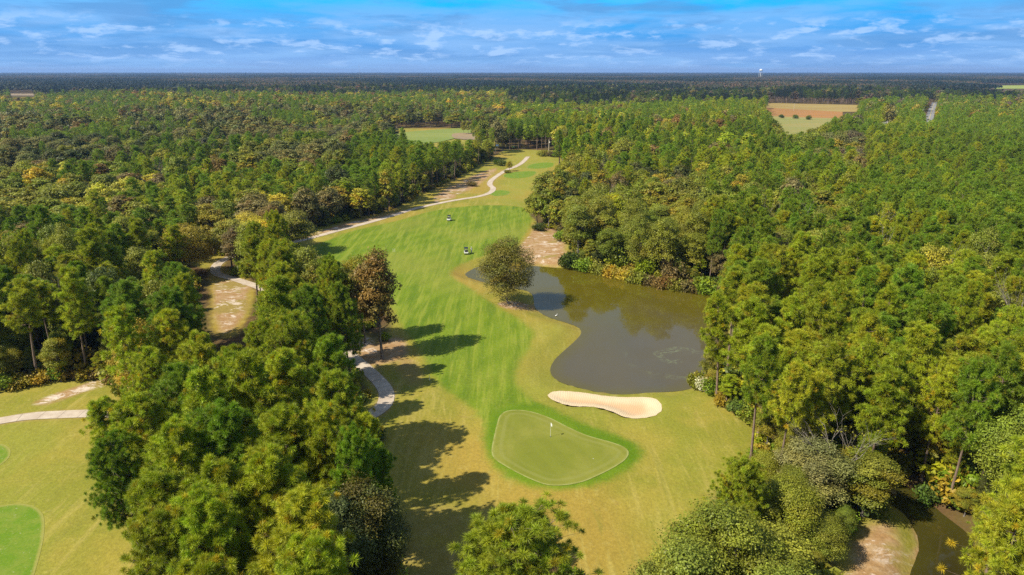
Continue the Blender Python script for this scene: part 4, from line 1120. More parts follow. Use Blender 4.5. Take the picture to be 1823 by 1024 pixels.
# ------------------------------------------------------------------ the rest of the wood: one object, trees instanced on points
def instanced(name, pts, sources, label, kind='stuff'):
    """pts: list of (x, y, z, rz, sx, sz, source number, (r, g, b)); every point carries one source."""
    me = bpy.data.meshes.new(name)
    n = len(pts)
    me.vertices.add(n)
    me.vertices.foreach_set('co', np.array([p[:3] for p in pts], np.float32).ravel())
    a = me.attributes.new('turn', 'FLOAT', 'POINT'); a.data.foreach_set('value', np.array([p[3] for p in pts], np.float32))
    a = me.attributes.new('size', 'FLOAT_VECTOR', 'POINT'); a.data.foreach_set('vector', np.array([(p[4], p[4], p[5]) for p in pts], np.float32).ravel())
    a = me.attributes.new('which', 'INT', 'POINT'); a.data.foreach_set('value', np.array([p[6] for p in pts], np.int32))
    a = me.attributes.new('tint', 'FLOAT_COLOR', 'POINT'); a.data.foreach_set('color', np.array([(*p[7], 1.0) for p in pts], np.float32).ravel())
    o = link(name, me)
    g = bpy.data.node_groups.new(name + '_scatter', 'GeometryNodeTree')
    g.interface.new_socket('Geometry', in_out='INPUT', socket_type='NodeSocketGeometry'); g.interface.new_socket('Geometry', in_out='OUTPUT', socket_type='NodeSocketGeometry')
    gi, go = g.nodes.new('NodeGroupInput'), g.nodes.new('NodeGroupOutput')
    join = g.nodes.new('GeometryNodeJoinGeometry')
    def named(dt, nm):
        nd = g.nodes.new('GeometryNodeInputNamedAttribute'); nd.data_type = dt; nd.inputs[0].default_value = nm; return nd.outputs[0]
    which, turn, size = named('INT', 'which'), named('FLOAT', 'turn'), named('FLOAT_VECTOR', 'size')
    cx_ = g.nodes.new('ShaderNodeCombineXYZ'); g.links.new(turn, cx_.inputs[2])
    er = g.nodes.new('FunctionNodeEulerToRotation'); g.links.new(cx_.outputs[0], er.inputs[0])
    for k, src in enumerate(sources):
        cmp_ = g.nodes.new('FunctionNodeCompare'); cmp_.data_type = 'INT'; cmp_.operation = 'EQUAL'
        g.links.new(which, cmp_.inputs[2]); cmp_.inputs[3].default_value = k
        oi = g.nodes.new('GeometryNodeObjectInfo'); oi.inputs[0].default_value = src
        oi.inputs[1].default_value = False
        ip = g.nodes.new('GeometryNodeInstanceOnPoints')
        g.links.new(gi.outputs[0], ip.inputs['Points']); g.links.new(cmp_.outputs[0], ip.inputs['Selection'])
        g.links.new(oi.outputs['Geometry'], ip.inputs['Instance']); g.links.new(er.outputs[0], ip.inputs['Rotation']); g.links.new(size, ip.inputs['Scale'])
        g.links.new(ip.outputs[0], join.inputs[0])
    g.links.new(join.outputs[0], go.inputs[0])
    md = o.modifiers.new('scatter', 'NODES'); md.node_group = g
    return tag(o, label, None, None, kind)

src_list, src_no = [], {}
def source_no(p):
    if id(p) not in src_no: src_no[id(p)] = len(src_list); src_list.append(p.whole())
    return src_no[id(p)]
pts = []
for t in trees:
    if id(t) in is_single: continue
    p = choose_proto(t)
    pts.append((t.x, t.y, t.z, (t.seed % 628) / 100.0, t.R / p.R, t.H / p.H, source_no(p), tint_of(t)))

# far blocks of woodland, each block a source of its own
def block_shape(seed, size, n):
    q = np.random.default_rng(seed + 4000)
    V, Fq, C = [], [], []; n0 = 0
    for i in range(n):
        x, y = q.uniform(-size / 2, size / 2, 2); H = q.uniform(12.5, 19); R = q.uniform(3.2, 5.2)
        pine = q.random() < 0.6
        m = 42
        d = rand_dirs(q, m); d[:, 2] = np.abs(d[:, 2]) * 1.1 - 0.25
        c = np.array([x, y, H * 0.70]) + d * np.array([R * (0.75 if pine else 1), R * (0.75 if pine else 1), H * 0.30]) * q.uniform(0.75, 1.05, (m, 1))
        v, f = leaf_quads(c, unit(d + rand_dirs(q, m) * 0.45 + np.array([0, 0, 0.5])), 2.1 * q.uniform(0.7, 1.4, m), q)
        V.append(v); Fq.append(f + n0); n0 += len(v)
        hue = np.array([0.8, 1.0, 0.9]) * 0.8 if pine else np.array([[1.25, 1.0, 0.9], [1.3, 0.95, 1.1], [1.05, 1.0, 0.9], [1.4, 1.1, 0.9]][q.integers(0, 4)])
        C.append(np.repeat(hue[None] * q.uniform(0.82, 1.18, (m, 1)), 4, 0))
    return (np.zeros((3, 3)) + np.eye(3) * 0.01, np.array([[0, 1, 2, 2]])[:, :3]), (np.concatenate(V), np.concatenate(Fq), np.concatenate(C))
BLOCKS = [Proto('wood_block', block_shape(s, 90.0, 95), 1.0, 1.0, M_BBARK, M_LEAF, 2) for s in range(5)]
far_px = OPEN_FAR + [OPEN_FIELD]
far_polys = [lay(p, 0, 5, False) for p in OPEN_FAR + [OPEN_FIELD]]
y = 1660.0
while y < 15500:
    st = 82.0 if y < 5000 else 82.0 * (1 + (y - 5000) / 5000)
    k = st / 82.0
    xs = np.arange(-y * 0.86, y * 0.86, st)
    xs = xs + r.uniform(-.2, .2, len(xs)) * st; ys = y + r.uniform(-.3, .3, len(xs)) * st
    bad = np.zeros(len(xs), bool)
    for p in far_polys: bad |= inside(p, xs, ys)
    for P in far_px:
        for ox in (-38, 0, 38):
            for hh in (19.0, 10.0, 2.0):
                a_, b_, _ = project(xs + ox, ys, hh + 0 * xs); bad |= inside(P, a_, b_)
    bad |= (np.hypot(xs, ys) < 1690) | (np.abs(xs) > 15300)
    band = np.sin(y / 700.0) + 0.7 * np.sin(y / 310.0 + 1)
    for x_, y_, b_ in zip(xs, ys, bad):
        if b_: continue
        m = 0.5 + 0.5 * math.sin(x_ / 420.0 + y_ / 900.0) * math.cos(y_ / 600.0 - x_ / 1300.0)
        m = np.clip(m + 0.75 * math.sin(x_ / 190.0 + 2 * math.sin(y_ / 400.0)) - 0.2 + r.normal() * 0.12, 0, 1)
        c = np.array(TINT['shaded green']) * (1 - m) + np.array([0.115, 0.120, 0.060]) * m  # far blocks darkened and blued: cloud shadow put into the tint
        if m > 0.72: c = c * 0.5 + np.array([0.17, 0.125, 0.085]) * 0.5
        c = c * r.uniform(0.8, 1.2)
        p = BLOCKS[int(r.integers(0, 5))]
        pts.append((x_, y_, 0.0, float(r.integers(0, 4)) * PI / 2 + r.uniform(-.2, .2), k, float(r.uniform(0.88, 1.18)), source_no(p), tuple(c)))
    y += st * 0.95
instanced('forest', pts, src_list, 'mixed pine and hardwood forest stretching away to the horizon')

# undergrowth between the trunks and at the wood edges
pts = []
n_try = 26000
ux, uy = r.uniform(-190, 230, n_try), r.uniform(34, 420, n_try)
tx, ty, _ = project(ux, uy, 0 * ux + 1.0)
k = (tx > -80) & (tx < 1900) & (ty < 1080)
ux, uy = ux[k], uy[k]
Hh = r.uniform(0.7, 2.6, len(ux)) * np.where(r.random(len(ux)) < 0.2, 1.7, 1.0)
bad = blocked(ux, uy, Hh, Hh * 0.7)
uz = terrain(ux, uy)
srcs = [p.whole() for p in SHRUB_FAR]
under = [('golden', 1.8), ('olive', 3), ('brown', 2), ('green', 2), ('rust', .6), ('yellow-green', 2), ('dark green', 2)]
for i in np.where(~bad)[0]:
    c = np.array(TINT[pick(r, under)]) * r.uniform(0.7, 1.1)
    pts.append((ux[i], uy[i], uz[i], r.uniform(0, 6.28), Hh[i] * 0.5 * r.uniform(0.8, 1.3), Hh[i] * 0.5, int(r.integers(0, 2)), tuple(c)))
instanced('undergrowth', pts, srcs, 'golden and brown undergrowth on the woodland floor')
# ------------------------------------------------------------------ shrubs one can count
SHR = [  # foot in the photograph, height, radius, colour, label
    (1013, 472, 3.6, 2.6, 'dark green', 'dark bush at the end of the tan bank by the pond'), (1040, 476, 3.0, 2.4, 'green', 'green bush second along the far pond bank'),
    (1064, 480, 3.2, 2.4, 'olive', 'olive bush third along the far pond bank'), (1088, 485, 3.4, 2.5, 'golden', 'golden bush leaning over the far pond bank'),
    (1110, 490, 3.0, 2.4, 'golden', 'second golden bush touching the far bank water'), (1135, 496, 3.2, 2.5, 'olive', 'grey olive bush overhanging the middle of the far bank'),
    (1158, 500, 2.8, 2.2, 'brown', 'brown bush on the far bank beside the rusty one'), (1180, 505, 3.2, 2.4, 'rust', 'rusty orange bush at the water of the far bank'),
    (1203, 508, 3.0, 2.4, 'olive', 'low olive bush near the right end of the far bank'), (1228, 511, 3.4, 2.6, 'brown', 'brownish bush at the right end of the far bank'),
    (1252, 514, 3.8, 2.7, 'green', 'leafy green bush at the far right pond corner'), (1098, 476, 4.2, 2.6, 'green', 'taller green bush behind the golden ones on the bank'),
    (1150, 488, 4.0, 2.6, 'yellow-green', 'taller lime bush behind the brown bank bush'), (1200, 497, 4.2, 2.7, 'brown', 'taller brown bush behind the rusty bank bush'), (1056, 469, 4.0, 2.5, 'yellow-green', 'taller lime bush behind the second bank bush'),
    (1240, 686, 3.4, 1.5, 'olive', 'slim olive bush at the near right pond corner'), (1252, 692, 2.4, 1.3, 'white-flecked', 'white-flowered bush at the near right pond corner'),
    (1268, 700, 2.6, 1.8, 'green', 'green bush at the rough edge beside the white-flowered one'), (1290, 716, 2.5, 1.8, 'golden', 'golden bush at the right edge of the rough'),
    (1312, 735, 2.3, 1.7, 'dark green', 'dark bush low on the rough edge beyond the golden one'), (1335, 750, 2.2, 1.7, 'green', 'bright green bush at the rightmost bulge of the rough'),
    (893, 296, 3.4, 3.0, 'dark green', 'round dark shrub beside the far path next to the sapling'), (885, 293, 2.6, 2.2, 'green', 'paler shrub tucked against the round dark shrub'), (840, 331, 2.2, 2.4, 'brown', 'lone brown shrub on the tan strip by the far path'),
    (903, 309, 1.6, 2.0, 'olive', 'low bush at the foot of the yellow sapling'), (966, 279, 3.4, 4.0, 'olive', 'wide olive thicket below the pale pole'), (984, 280, 3.4, 4.0, 'brown', 'wide brown thicket right of the pale pole'),
    (1391, 211, 4.0, 3.0, 'dark green', 'leftmost of three dark bushes in the pasture'), (1416, 212, 4.0, 3.0, 'dark green', 'middle one of three dark bushes in the pasture'), (1439, 214, 4.4, 2.8, 'dark green', 'rightmost of three dark bushes in the pasture'),
    (8, 692, 2.6, 2.4, 'green', 'bright green bush at the left edge below the pines'), (40, 688, 2.0, 2.0, 'golden', 'golden brush second from the left photo edge'), (75, 681, 2.0, 1.9, 'golden', 'golden brush above the sandy strip'),
    (108, 676, 2.6, 1.6, 'green', 'small leafy green bush among golden brush'), (135, 672, 1.8, 1.9, 'rust', 'russet brush at the right end of the golden brush'), (20, 668, 2.6, 2.2, 'olive', 'olive bush behind the golden brush at left'),
    (90, 662, 2.4, 2.0, 'rust', 'russet bush behind the sandy strip'), (320, 466, 3.4, 3.0, 'olive', 'rounded olive shrub by the grass strip left of the path bend'), (430, 420, 3.0, 2.6, 'brown', 'rusty brown shrub at the wood corner by the path'),
    (498, 412, 3.0, 2.6, 'olive', 'shrub at the wood edge above the far path'), (1655, 880, 2.4, 1.8, 'dark green', 'dark shrub over the creek head'), (1720, 905, 2.2, 1.7, 'golden', 'golden scrub on the right creek bank'),
    (1700, 880, 2.4, 1.8, 'green', 'green shrub behind the golden creek scrub'), (1500, 940, 2.0, 1.6, 'green', 'green shrub left of the bare creek bank'), (958, 412, 2.4, 2.2, 'dark green', 'dark shrub above the bare dirt patch'), (1000, 432, 3.4, 2.6, 'green', 'green shrub right of the white sand patches')]
for i, (px, py, H, R, tn, lb) in enumerate(SHR):
    x, y = foot(px, py)
    t = Tree(); t.x, t.y, t.z, t.H, t.R, t.sort, t.tint, t.label, t.seed, t.nm = x, y, float(terrain(np.array([x]), np.array([y]))[0]), H * (1.45 if 470 < py < 520 and px > 1000 else 1.1), R * (1.4 if 470 < py < 520 and px > 1000 else 1.2), 'shrub', tn, lb, 1000 + i * 37, 'shrub'
    if y > 700: t.z = 0.5
    grow_tree(t, SHRUB[i % 3])

# ------------------------------------------------------------------ golf things
M_WHITE = plain('white_paint', (0.78, 0.78, 0.76), 0.35); M_BLACK = plain('black_plastic', (0.012, 0.012, 0.014), 0.45); M_TYRE = plain('tyre_rubber', (0.015, 0.015, 0.015), 0.8)
M_STEEL = plain('brushed_steel', (0.45, 0.45, 0.46), 0.35, 0.8); M_SEAT = plain('grey_vinyl', (0.10, 0.10, 0.105), 0.55); M_GALV = plain('galvanised', (0.55, 0.55, 0.52), 0.5)
M_WOODP = plain('weathered_wood', (0.46, 0.40, 0.30), 0.85, scale=3); M_SKIN = plain('skin', (0.45, 0.27, 0.19), 0.5); M_CLOTH = plain('white_cotton', (0.74, 0.74, 0.72), 0.9); M_HAIR = plain('brown_hair', (0.05, 0.03, 0.02), 0.6)
M_KHAKI = plain('pale_trousers', (0.62, 0.60, 0.52), 0.9)
M_GLASSY = plain('clear_screen', (0.75, 0.80, 0.82), 0.05)
_b = M_GLASSY.node_tree.nodes['Principled BSDF']; _b.inputs['Alpha'].default_value = 0.22

def tz(x, y): return float(terrain(np.array([x]), np.array([y]))[0])

def golf_cart(px, py, rz, label):
    x, y = foot(px, py)
    e = empty('golf_cart', (x, y, tz(x, y) + 0.04), rz)
    tag(e, label, 'golf cart', 'golf carts on the fairway')
    b = MB().prism([(-1.15, 0.32), (-1.2, 0.62), (-1.12, 0.86), (-0.62, 0.88), (-0.50, 0.66), (-0.30, 0.62), (-0.12, 0.60), (-0.06, 0.34), (0.42, 0.30), (0.56, 0.42), (0.66, 0.86), (0.86, 0.84), (1.12, 0.62), (1.20, 0.40), (1.16, 0.26), (-1.0, 0.24)], -0.56, 0.56)
    b.build('body', M_WHITE, e, bevel=0.04)
    MB().box((-0.05, 0, 1.80), (1.75, 1.16, 0.07), taper=0.95).build('roof', M_BLACK, e, bevel=0.025)
    for sx, lean in ((-0.72, -0.06), (0.70, -0.10)):
        for sy in (-0.50, 0.50):
            MB().tube([(sx - lean * 0.2, sy, 0.84), (sx + lean, sy * 1.02, 1.78)], [0.022, 0.022], 6).build('roof_post', M_BLACK, e)
    MB().box((-0.26, 0, 0.74), (0.50, 1.06, 0.14)).build('seat', M_SEAT, e, bevel=0.03)
    MB().box((-0.55, 0, 1.02), (0.12, 1.06, 0.40)).build('backrest', M_SEAT, e, bevel=0.03)
    MB().box((0.74, 0, 1.32), (0.012, 1.0, 0.88)).build('windscreen', M_GLASSY, e)
    sw = MB().tube([(0.62 + 0.06 * math.cos(a) * 0.6, 0.28 + 0.17 * math.cos(a), 1.06 + 0.17 * math.sin(a)) for a in np.linspace(0, 2 * PI, 17)], [0.014] * 17, 5)
    s = sw.build('steering_wheel', M_BLACK, e)
    MB().tube([(0.78, 0.28, 0.80), (0.62, 0.28, 1.06)], [0.02, 0.02], 6).build('steering_column', M_BLACK, s)
    MB().box((-1.0, 0, 1.0), (0.34, 0.86, 0.30)).build('bag_rack', M_BLACK, e, bevel=0.03)
    for sx in (-0.78, 0.80):
        for sy in (-1, 1):
            prof = [(0.10, -0.09), (0.20, -0.10), (0.23, -0.06), (0.235, 0.0), (0.23, 0.06), (0.20, 0.10), (0.10, 0.09)]
            tyre = MB().lathe(prof, 20).build('wheel', M_TYRE, e, True)
            tyre.location = (sx, sy * 0.50, 0.235); tyre.rotation_euler = (PI / 2, 0, 0)
            MB().lathe([(0.03, -0.105), (0.125, -0.10), (0.13, 0.0), (0.125, 0.10), (0.03, 0.105)], 16).build('rim', M_STEEL, tyre, True)
    for sy in (-0.4, 0.4): MB().lathe([(0.07, -0.02), (0.075, 0.0), (0.05, 0.03)], 12).build('headlight', M_GALV, e, loc=(1.16, sy, 0.52)).rotation_euler = (0, PI / 2, 0)
    return e
golf_cart(830, 452, PI / 2 + 0.12, 'nearer white golf cart with black roof, a golfer standing beside it')
golf_cart(799.5, 392, PI / 2 - 0.1, 'farther white golf cart with black roof, alone on the upper fairway')

def skinned(name, joints, bones, mat, parent, root=0):
    me = bpy.data.meshes.new(name)
    me.from_pydata([j[:3] for j in joints], bones, [])
    me.materials.append(mat)
    o = link(name, me, parent)
    sk = o.modifiers.new('skin', 'SKIN'); sk.use_smooth_shade = True
    for i, j in enumerate(joints):
        v = me.skin_vertices[0].data[i]; v.radius = (j[3], j[4] if len(j) > 4 else j[3]); v.use_root = i == root
    o.modifiers.new('soft', 'SUBSURF').render_levels = 1
    return o

def golfer(px, py, rz, label):
    x, y = foot(px, py)
    e = empty('person', (x, y, tz(x, y) + 0.04), rz); tag(e, label, 'person')
    J, B = [(0, 0, 0.93, 0.15, 0.11), (0, 0, 1.12, 0.14, 0.10), (0, 0.01, 1.36, 0.16, 0.11), (0, 0, 1.49, 0.06), (0, 0.015, 1.56, 0.062), (0, 0.03, 1.66, 0.085, 0.10), (0, 0.02, 1.745, 0.06, 0.07)], [(0, 1), (1, 2), (2, 3), (3, 4), (4, 5), (5, 6)]
    S, SB_ = [(0, 0, 0.90, 0.165, 0.13), (0, 0, 0.98, 0.165, 0.13), (0, 0, 1.16, 0.155, 0.12), (0, 0.01, 1.36, 0.17, 0.125), (0, 0, 1.47, 0.075)], [(0, 1), (1, 2), (2, 3), (3, 4)]
    T, TB = [(0, 0, 1.02, 0.165, 0.125), (0, 0, 0.90, 0.175, 0.135)], [(0, 1)]
    S = [(a[0], a[1], a[2], a[3] * 1.12, (a[4] if len(a) > 4 else a[3]) * 1.14) for a in S]
    for s in (-1, 1):
        i = len(J); J += [(0.10 * s, 0, 0.86, 0.085), (0.11 * s, 0.02, 0.48, 0.06), (0.12 * s, -0.01, 0.09, 0.04), (0.13 * s, 0.10, 0.045, 0.045, 0.035), (0.135 * s, 0.18, 0.03, 0.035, 0.025)]
        B += [(0, i), (i, i+1), (i+1, i+2), (i+2, i+3), (i+3, i+4)]
        k = len(T); T += [(0.10 * s, 0, 0.80, 0.120), (0.11 * s, 0.02, 0.48, 0.095), (0.12 * s, -0.01, 0.07, 0.085)]; TB += [(1, k), (k, k+1), (k+1, k+2)]
        i = len(J); hx, hz = 0.30 * s, 0.86
        J += [(0.20 * s, 0, 1.40, 0.055), (0.26 * s, -0.02, 1.14, 0.042), (0.285 * s, 0.06, 0.93, 0.030), (hx, 0.08, hz, 0.036, 0.016)]
        B += [(2, i), (i, i+1), (i+1, i+2), (i+2, i+3)]
        k = len(S); S += [(0.205 * s, 0, 1.39, 0.082), (0.25 * s, -0.015, 1.17, 0.070)]; SB_ += [(3, k), (k, k+1)]
        for f, (dy, L) in enumerate(((-0.028, 0.070), (-0.009, 0.082), (0.010, 0.076), (0.028, 0.060))):
            n = len(J); J += [(hx + 0.004 * s, 0.08 + dy, hz - 0.045, 0.009), (hx - 0.006 * s, 0.085 + dy, hz - 0.045 - L * 0.55, 0.008), (hx - 0.022 * s, 0.088 + dy, hz - 0.045 - L, 0.007)]
            B += [(i+3, n), (n, n+1), (n+1, n+2)]
        n = len(J); J += [(hx - 0.02 * s, 0.115, hz + 0.01, 0.010), (hx - 0.03 * s, 0.135, hz - 0.03, 0.008)]; B += [(i+3, n), (n, n+1)]
    n = len(J); J += [(0, 0.135, 1.645, 0.014)]; B += [(5, n)]
    skinned('body', J, B, M_SKIN, e)
    skinned('shirt', S, SB_, M_CLOTH, e); skinned('trousers', T, TB, M_KHAKI, e)
    h = MB().lathe([(0.098, 1.67), (0.108, 1.71), (0.098, 1.755), (0.06, 1.79), (0.01, 1.80)], 16, (0, 0.02, 0)); h.box((0, 0.145, 1.69), (0.15, 0.11, 0.015))
    h.build('cap', M_CLOTH, e, True)
golfer(839.5, 450, 0.6, 'golfer in white cap, shirt and pale trousers beside the nearer cart')

fx, fy = foot(980, 779.5); fz = tz(fx, fy) + 0.055
fl = empty('flagstick', (fx, fy, fz)); tag(fl, 'thin white flagstick with a small white flag on the putting green', 'golf flag')
MB().tube([(0, 0, -0.1), (0, 0, 1.2), (0.0, 0, 2.25)], [0.022, 0.020, 0.016], 8).build('pole', M_WHITE, fl)
MB().lathe([(0.108, 0.0), (0.108, 0.006), (0.01, 0.007)], 24).build('cup', M_BLACK, fl)  # flat black disc, painting the shade inside the hole
n_ = 9; vv, ff = [], []
for side in (-0.006, 0.006):
    for i in range(n_):
        u = i / (n_ - 1)
        for w in (0.0, 1.0): vv.append((0.02 + 0.17 * u + side * 0.6, side * 0.8 + 0.03 * math.sin(u * 5) - 0.15 * u, 2.22 - 0.42 * w - 0.20 * u * u))
for s in (0, n_ * 2):
    for i in range(n_ - 1): q_ = (s + 2*i, s + 2*i+1, s + 2*i+3, s + 2*i+2); ff.append(q_ if s == 0 else q_[::-1])
edge_ = [0 + 2*i for i in range(n_)] + [2*i+1 for i in range(n_)][::-1]
for a, b in zip(edge_, edge_[1:] + edge_[:1]): ff.append((b, a, a + n_*2, b + n_*2))
link('flag', mesh_from('flag', vv, [np.array(ff)], [M_CLOTH], False), fl)

bx_, by_ = foot(1056, 820)
tag(MB().lathe([(0.002, 0.0), (0.025, 0.004), (0.043, 0.02), (0.05, 0.045), (0.043, 0.07), (0.025, 0.087), (0.002, 0.092)], 14).build('golf_ball', M_WHITE, None, True, loc=(bx_, by_, tz(bx_, by_) + 0.055)), 'small white ball lying on the lower right of the putting green', 'golf ball')
for px, py, lb in ((764.5, 675.5, 'short white stake in the shaded grass left of the fairway'), (700, 449.5, 'left one of two white stakes on the fairway left of the carts'), (703, 449.5, 'right one of two white stakes on the fairway left of the carts')):
    x, y = foot(px, py); st = empty('marker_stake', (x, y, tz(x, y))); tag(st, lb, 'marker stake')
    MB().tube([(0, 0, -0.2), (0, 0, 0.95), (0, 0, 1.0)], [0.04, 0.04, 0.015], 8).build('pole', M_WHITE, st); MB().lathe([(0.07, 0.0), (0.07, 0.05), (0.042, 0.06)], 10).build('base', M_GALV, st)

# the white bird on the pond
x, y = ground_at(990, 563, WATER_Z)
bd = empty('white_bird', (x, y, WATER_Z), 0.7); tag(bd, 'white water bird floating near the pond shore below the lone oak', 'bird')
body_j = [(-0.30, 0, 0.12, 0.03, 0.02), (-0.20, 0, 0.13, 0.10, 0.08), (0.0, 0, 0.13, 0.16, 0.12), (0.18, 0, 0.15, 0.12, 0.09), (0.26, 0, 0.26, 0.05), (0.27, 0, 0.42, 0.04), (0.31, 0, 0.50, 0.05), (0.40, 0, 0.48, 0.018)]
skinned('body', body_j, [(i, i+1) for i in range(7)], M_WHITE, bd, 2)
MB().tube([(0.38, 0, 0.485), (0.43, 0, 0.475), (0.50, 0, 0.465)], [0.02, 0.014, 0.003], 6).build('beak', plain('beak_orange', (0.5, 0.2, 0.03), 0.4), bd)

# tee sign and poles
x, y = foot(905.5, 294.5); tb = empty('tee_marker_box', (x, y, tz(x, y))); tag(tb, 'small dark ball washer box beside the yellow sapling', 'ball washer')
MB().tube([(0, 0, -0.2), (0, 0, 0.8)], [0.06, 0.06], 8).build('pole', M_BLACK, tb); MB().box((0, 0, 1.1), (0.6, 0.5, 0.7)).build('housing', M_BLACK, tb, bevel=0.04)
x, y = foot(977, 278); p_ = empty('utility_pole', (x, y, 0)); tag(p_, 'pale slim pole with a white box near its top at the far tee', 'utility pole')
MB().tube([(0, 0, -0.5), (0, 0, 5), (0, 0, 10.0)], [0.30, 0.25, 0.20], 10).build('pole', M_WOODP, p_); MB().box((0.35, -0.2, 8.4), (0.5, 0.5, 0.9)).build('transformer', M_WHITE, p_, bevel=0.06)
x, y = foot(1413, 197.5); p_ = empty('utility_pole', (x, y, 0)); tag(p_, 'thin pale pole standing in the brown field', 'utility pole')
MB().tube([(0, 0, -0.5), (0, 0, 5), (0, 0, 9.5)], [0.28, 0.24, 0.20], 8).build('pole', M_WOODP, p_); MB().box((0, 0, 8.9), (2.2, 0.18, 0.18)).build('crossarm', M_WOODP, p_)
for px, py, lb in ((1640, 214, 'wooden utility pole left of the distant road'), (1634, 226, 'nearer wooden utility pole left of the distant road')):
    x, y = foot(px, py); p_ = empty('utility_pole', (x, y, 0)); tag(p_, lb, 'utility pole')
    MB().tube([(0, 0, -0.5), (0, 0, 6), (0, 0, 11.5)], [0.26, 0.22, 0.18], 8).build('pole', M_GALV, p_); MB().box((0, 0, 10.9), (2.4, 0.18, 0.18)).build('crossarm', M_WOODP, p_)

# water tower and mast on the skyline
def skyline(px, D): dep = D * cp + CAM_H * sp; return ((px - 911.5) / F * dep, D)
x, y = skyline(1353, 4300); w_ = empty('water_tower', (x, y, 0)); w_.scale = (1.08, 1.08, 1.03); tag(w_, 'white round-topped water tower on legs standing on the skyline', 'water tower')
MB().lathe([(0.5, 46.5), (4.5, 47.6), (7.6, 49.6), (8.6, 51.6), (8.6, 53.4), (8.0, 55.4), (6.4, 57.5), (4.0, 59.0), (1.0, 59.8)], 32).build('tank', M_WHITE, w_, True)
MB().tube([(0, 0, 0), (0, 0, 47)], [1.1, 1.1], 12).build('riser', M_WHITE, w_)
for k in range(6):
    a = k * PI / 3 + 0.26
    MB().tube([(9.6 * math.cos(a), 9.6 * math.sin(a), 0), (8.4 * math.cos(a), 8.4 * math.sin(a), 52)], [0.5, 0.45], 8).build('leg', M_GALV, w_)
MB().lathe([(8.7, 51.2), (9.5, 51.2), (9.5, 52.2), (8.7, 52.2)], 32, cap=False).build('walkway', M_GALV, w_)
x, y = skyline(641, 3000); m_ = empty('radio_mast', (x, y, 0)); tag(m_, 'thin lattice radio mast rising faintly above the horizon', 'radio mast')
mm = MB()
for k in range(3):
    a = k * 2 * PI / 3; mm.tube([(0.8 * math.cos(a), 0.8 * math.sin(a), 0), (0.8 * math.cos(a), 0.8 * math.sin(a), 76)], [0.09, 0.09], 5)
for j in range(38):
    for k in range(3):
        a, b = k * 2 * PI / 3, (k + 1) * 2 * PI / 3
        mm.tube([(0.8 * math.cos(a), 0.8 * math.sin(a), j * 2), (0.8 * math.cos(b), 0.8 * math.sin(b), j * 2 + 2)], [0.05, 0.05], 4)
mm.build('lattice', M_GALV, m_); MB().tube([(0, 0, 75), (0, 0, 79)], [0.08, 0.04], 5).build('antenna', M_GALV, m_)

# ------------------------------------------------------------------ light, sky, air
SUN_EL = math.radians(46); SH = math.radians(27)          # shadows fall to the right and a little away
sdir = Vector((-math.cos(SH) * math.cos(SUN_EL), -math.sin(SH) * math.cos(SUN_EL), math.sin(SUN_EL)))
sl = bpy.data.lights.new('sun', 'SUN'); sl.energy = 5.0; sl.angle = math.radians(0.5); sl.color = (1.0, 0.92, 0.76)
so = bpy.data.objects.new('sun', sl); COL.objects.link(so); so.rotation_euler = (-sdir).to_track_quat('-Z', 'Y').to_euler(); so.location = (-200, -100, 300)

world = bpy.data.worlds.new('World'); scene.world = world; world.use_nodes = True
t = NT(world.node_tree); bg = t.n['Background']
sky = t.add('ShaderNodeTexSky', sky_type='NISHITA'); sky.sun_disc = False
sky.sun_elevation = SUN_EL; sky.sun_rotation = math.atan2(sdir.x, sdir.y); sky.altitude = 50; sky.air_density = 1.0; sky.dust_density = 0.4; sky.ozone_density = 2.5
tc = t.add('ShaderNodeTexCoord').outputs['Generated']
sep = t.add('ShaderNodeSeparateXYZ'); t.l.new(tc, sep.inputs[0])
zc_ = t.math('MAXIMUM', sep.outputs[2], 0.0)
cr = t.add('ShaderNodeValToRGB'); t.l.new(t.math('DIVIDE', zc_, 0.5, clamp=True), cr.inputs[0])
els = cr.color_ramp.elements
SKY = [(0.0, (3.3, 5.2, 9.0)), (0.03, (2.3, 4.7, 9.4)), (0.075, (0.95, 4.1, 9.6)), (0.13, (0.35, 4.8, 11.2)), (0.185, (0.12, 6.6, 13.4)), (0.45, (0.5, 2.0, 5.0)), (1.0, (0.5, 1.2, 3.0))]
els[0].position, els[0].color = SKY[0][0], (*SKY[0][1], 1); els[1].position, els[1].color = SKY[-1][0], (*SKY[-1][1], 1)
for p, c in SKY[1:-1]: e_ = els.new(p); e_.color = (*c, 1)
low = t.math('SUBTRACT', 1.0, t.ramp(zc_, 0.10, 0.45))
base = t.mix(t.math('MULTIPLY', low, 1.0), sky.outputs[0], cr.outputs[0])
az = t.math('ARCTAN2', sep.outputs[0], sep.outputs[1])
# flat-based cumulus in rows: finer and flatter towards the horizon
def clouds(ka, kz, seed, lo, hi, detail=6, dist=0.3, rough=0.58):
    cv = t.add('ShaderNodeCombineXYZ'); t.put(cv, 0, t.math('MULTIPLY', az, ka)); t.put(cv, 1, t.math('MULTIPLY', t.math('POWER', t.math('ADD', zc_, 0.004), 0.62), kz)); t.put(cv, 2, seed)
    return t.ramp(t.noise(1.0, detail, rough, cv.outputs[0], dist), lo, hi)
c1 = clouds(5.5, 17.0, 1.7, 0.40, 0.56, 9, 0.2, 0.58); c2 = clouds(24.0, 40.0, 4.2, 0.50, 0.66, 8, 0.2, 0.6); c3 = clouds(3.2, 19.0, 8.1, 0.36, 0.60, 8, 0.2, 0.55)
body = t.math('ADD', t.math('MULTIPLY', c1, 0.60), t.math('MULTIPLY', c3, 0.45), clamp=True)
amt = t.math('MULTIPLY', body, t.remap(zc_, 0.05, 0.10, 1.0, 0.35))
col = t.mix(t.math('MULTIPLY', amt, 0.85), base, (3.2, 6.2, 11.0))
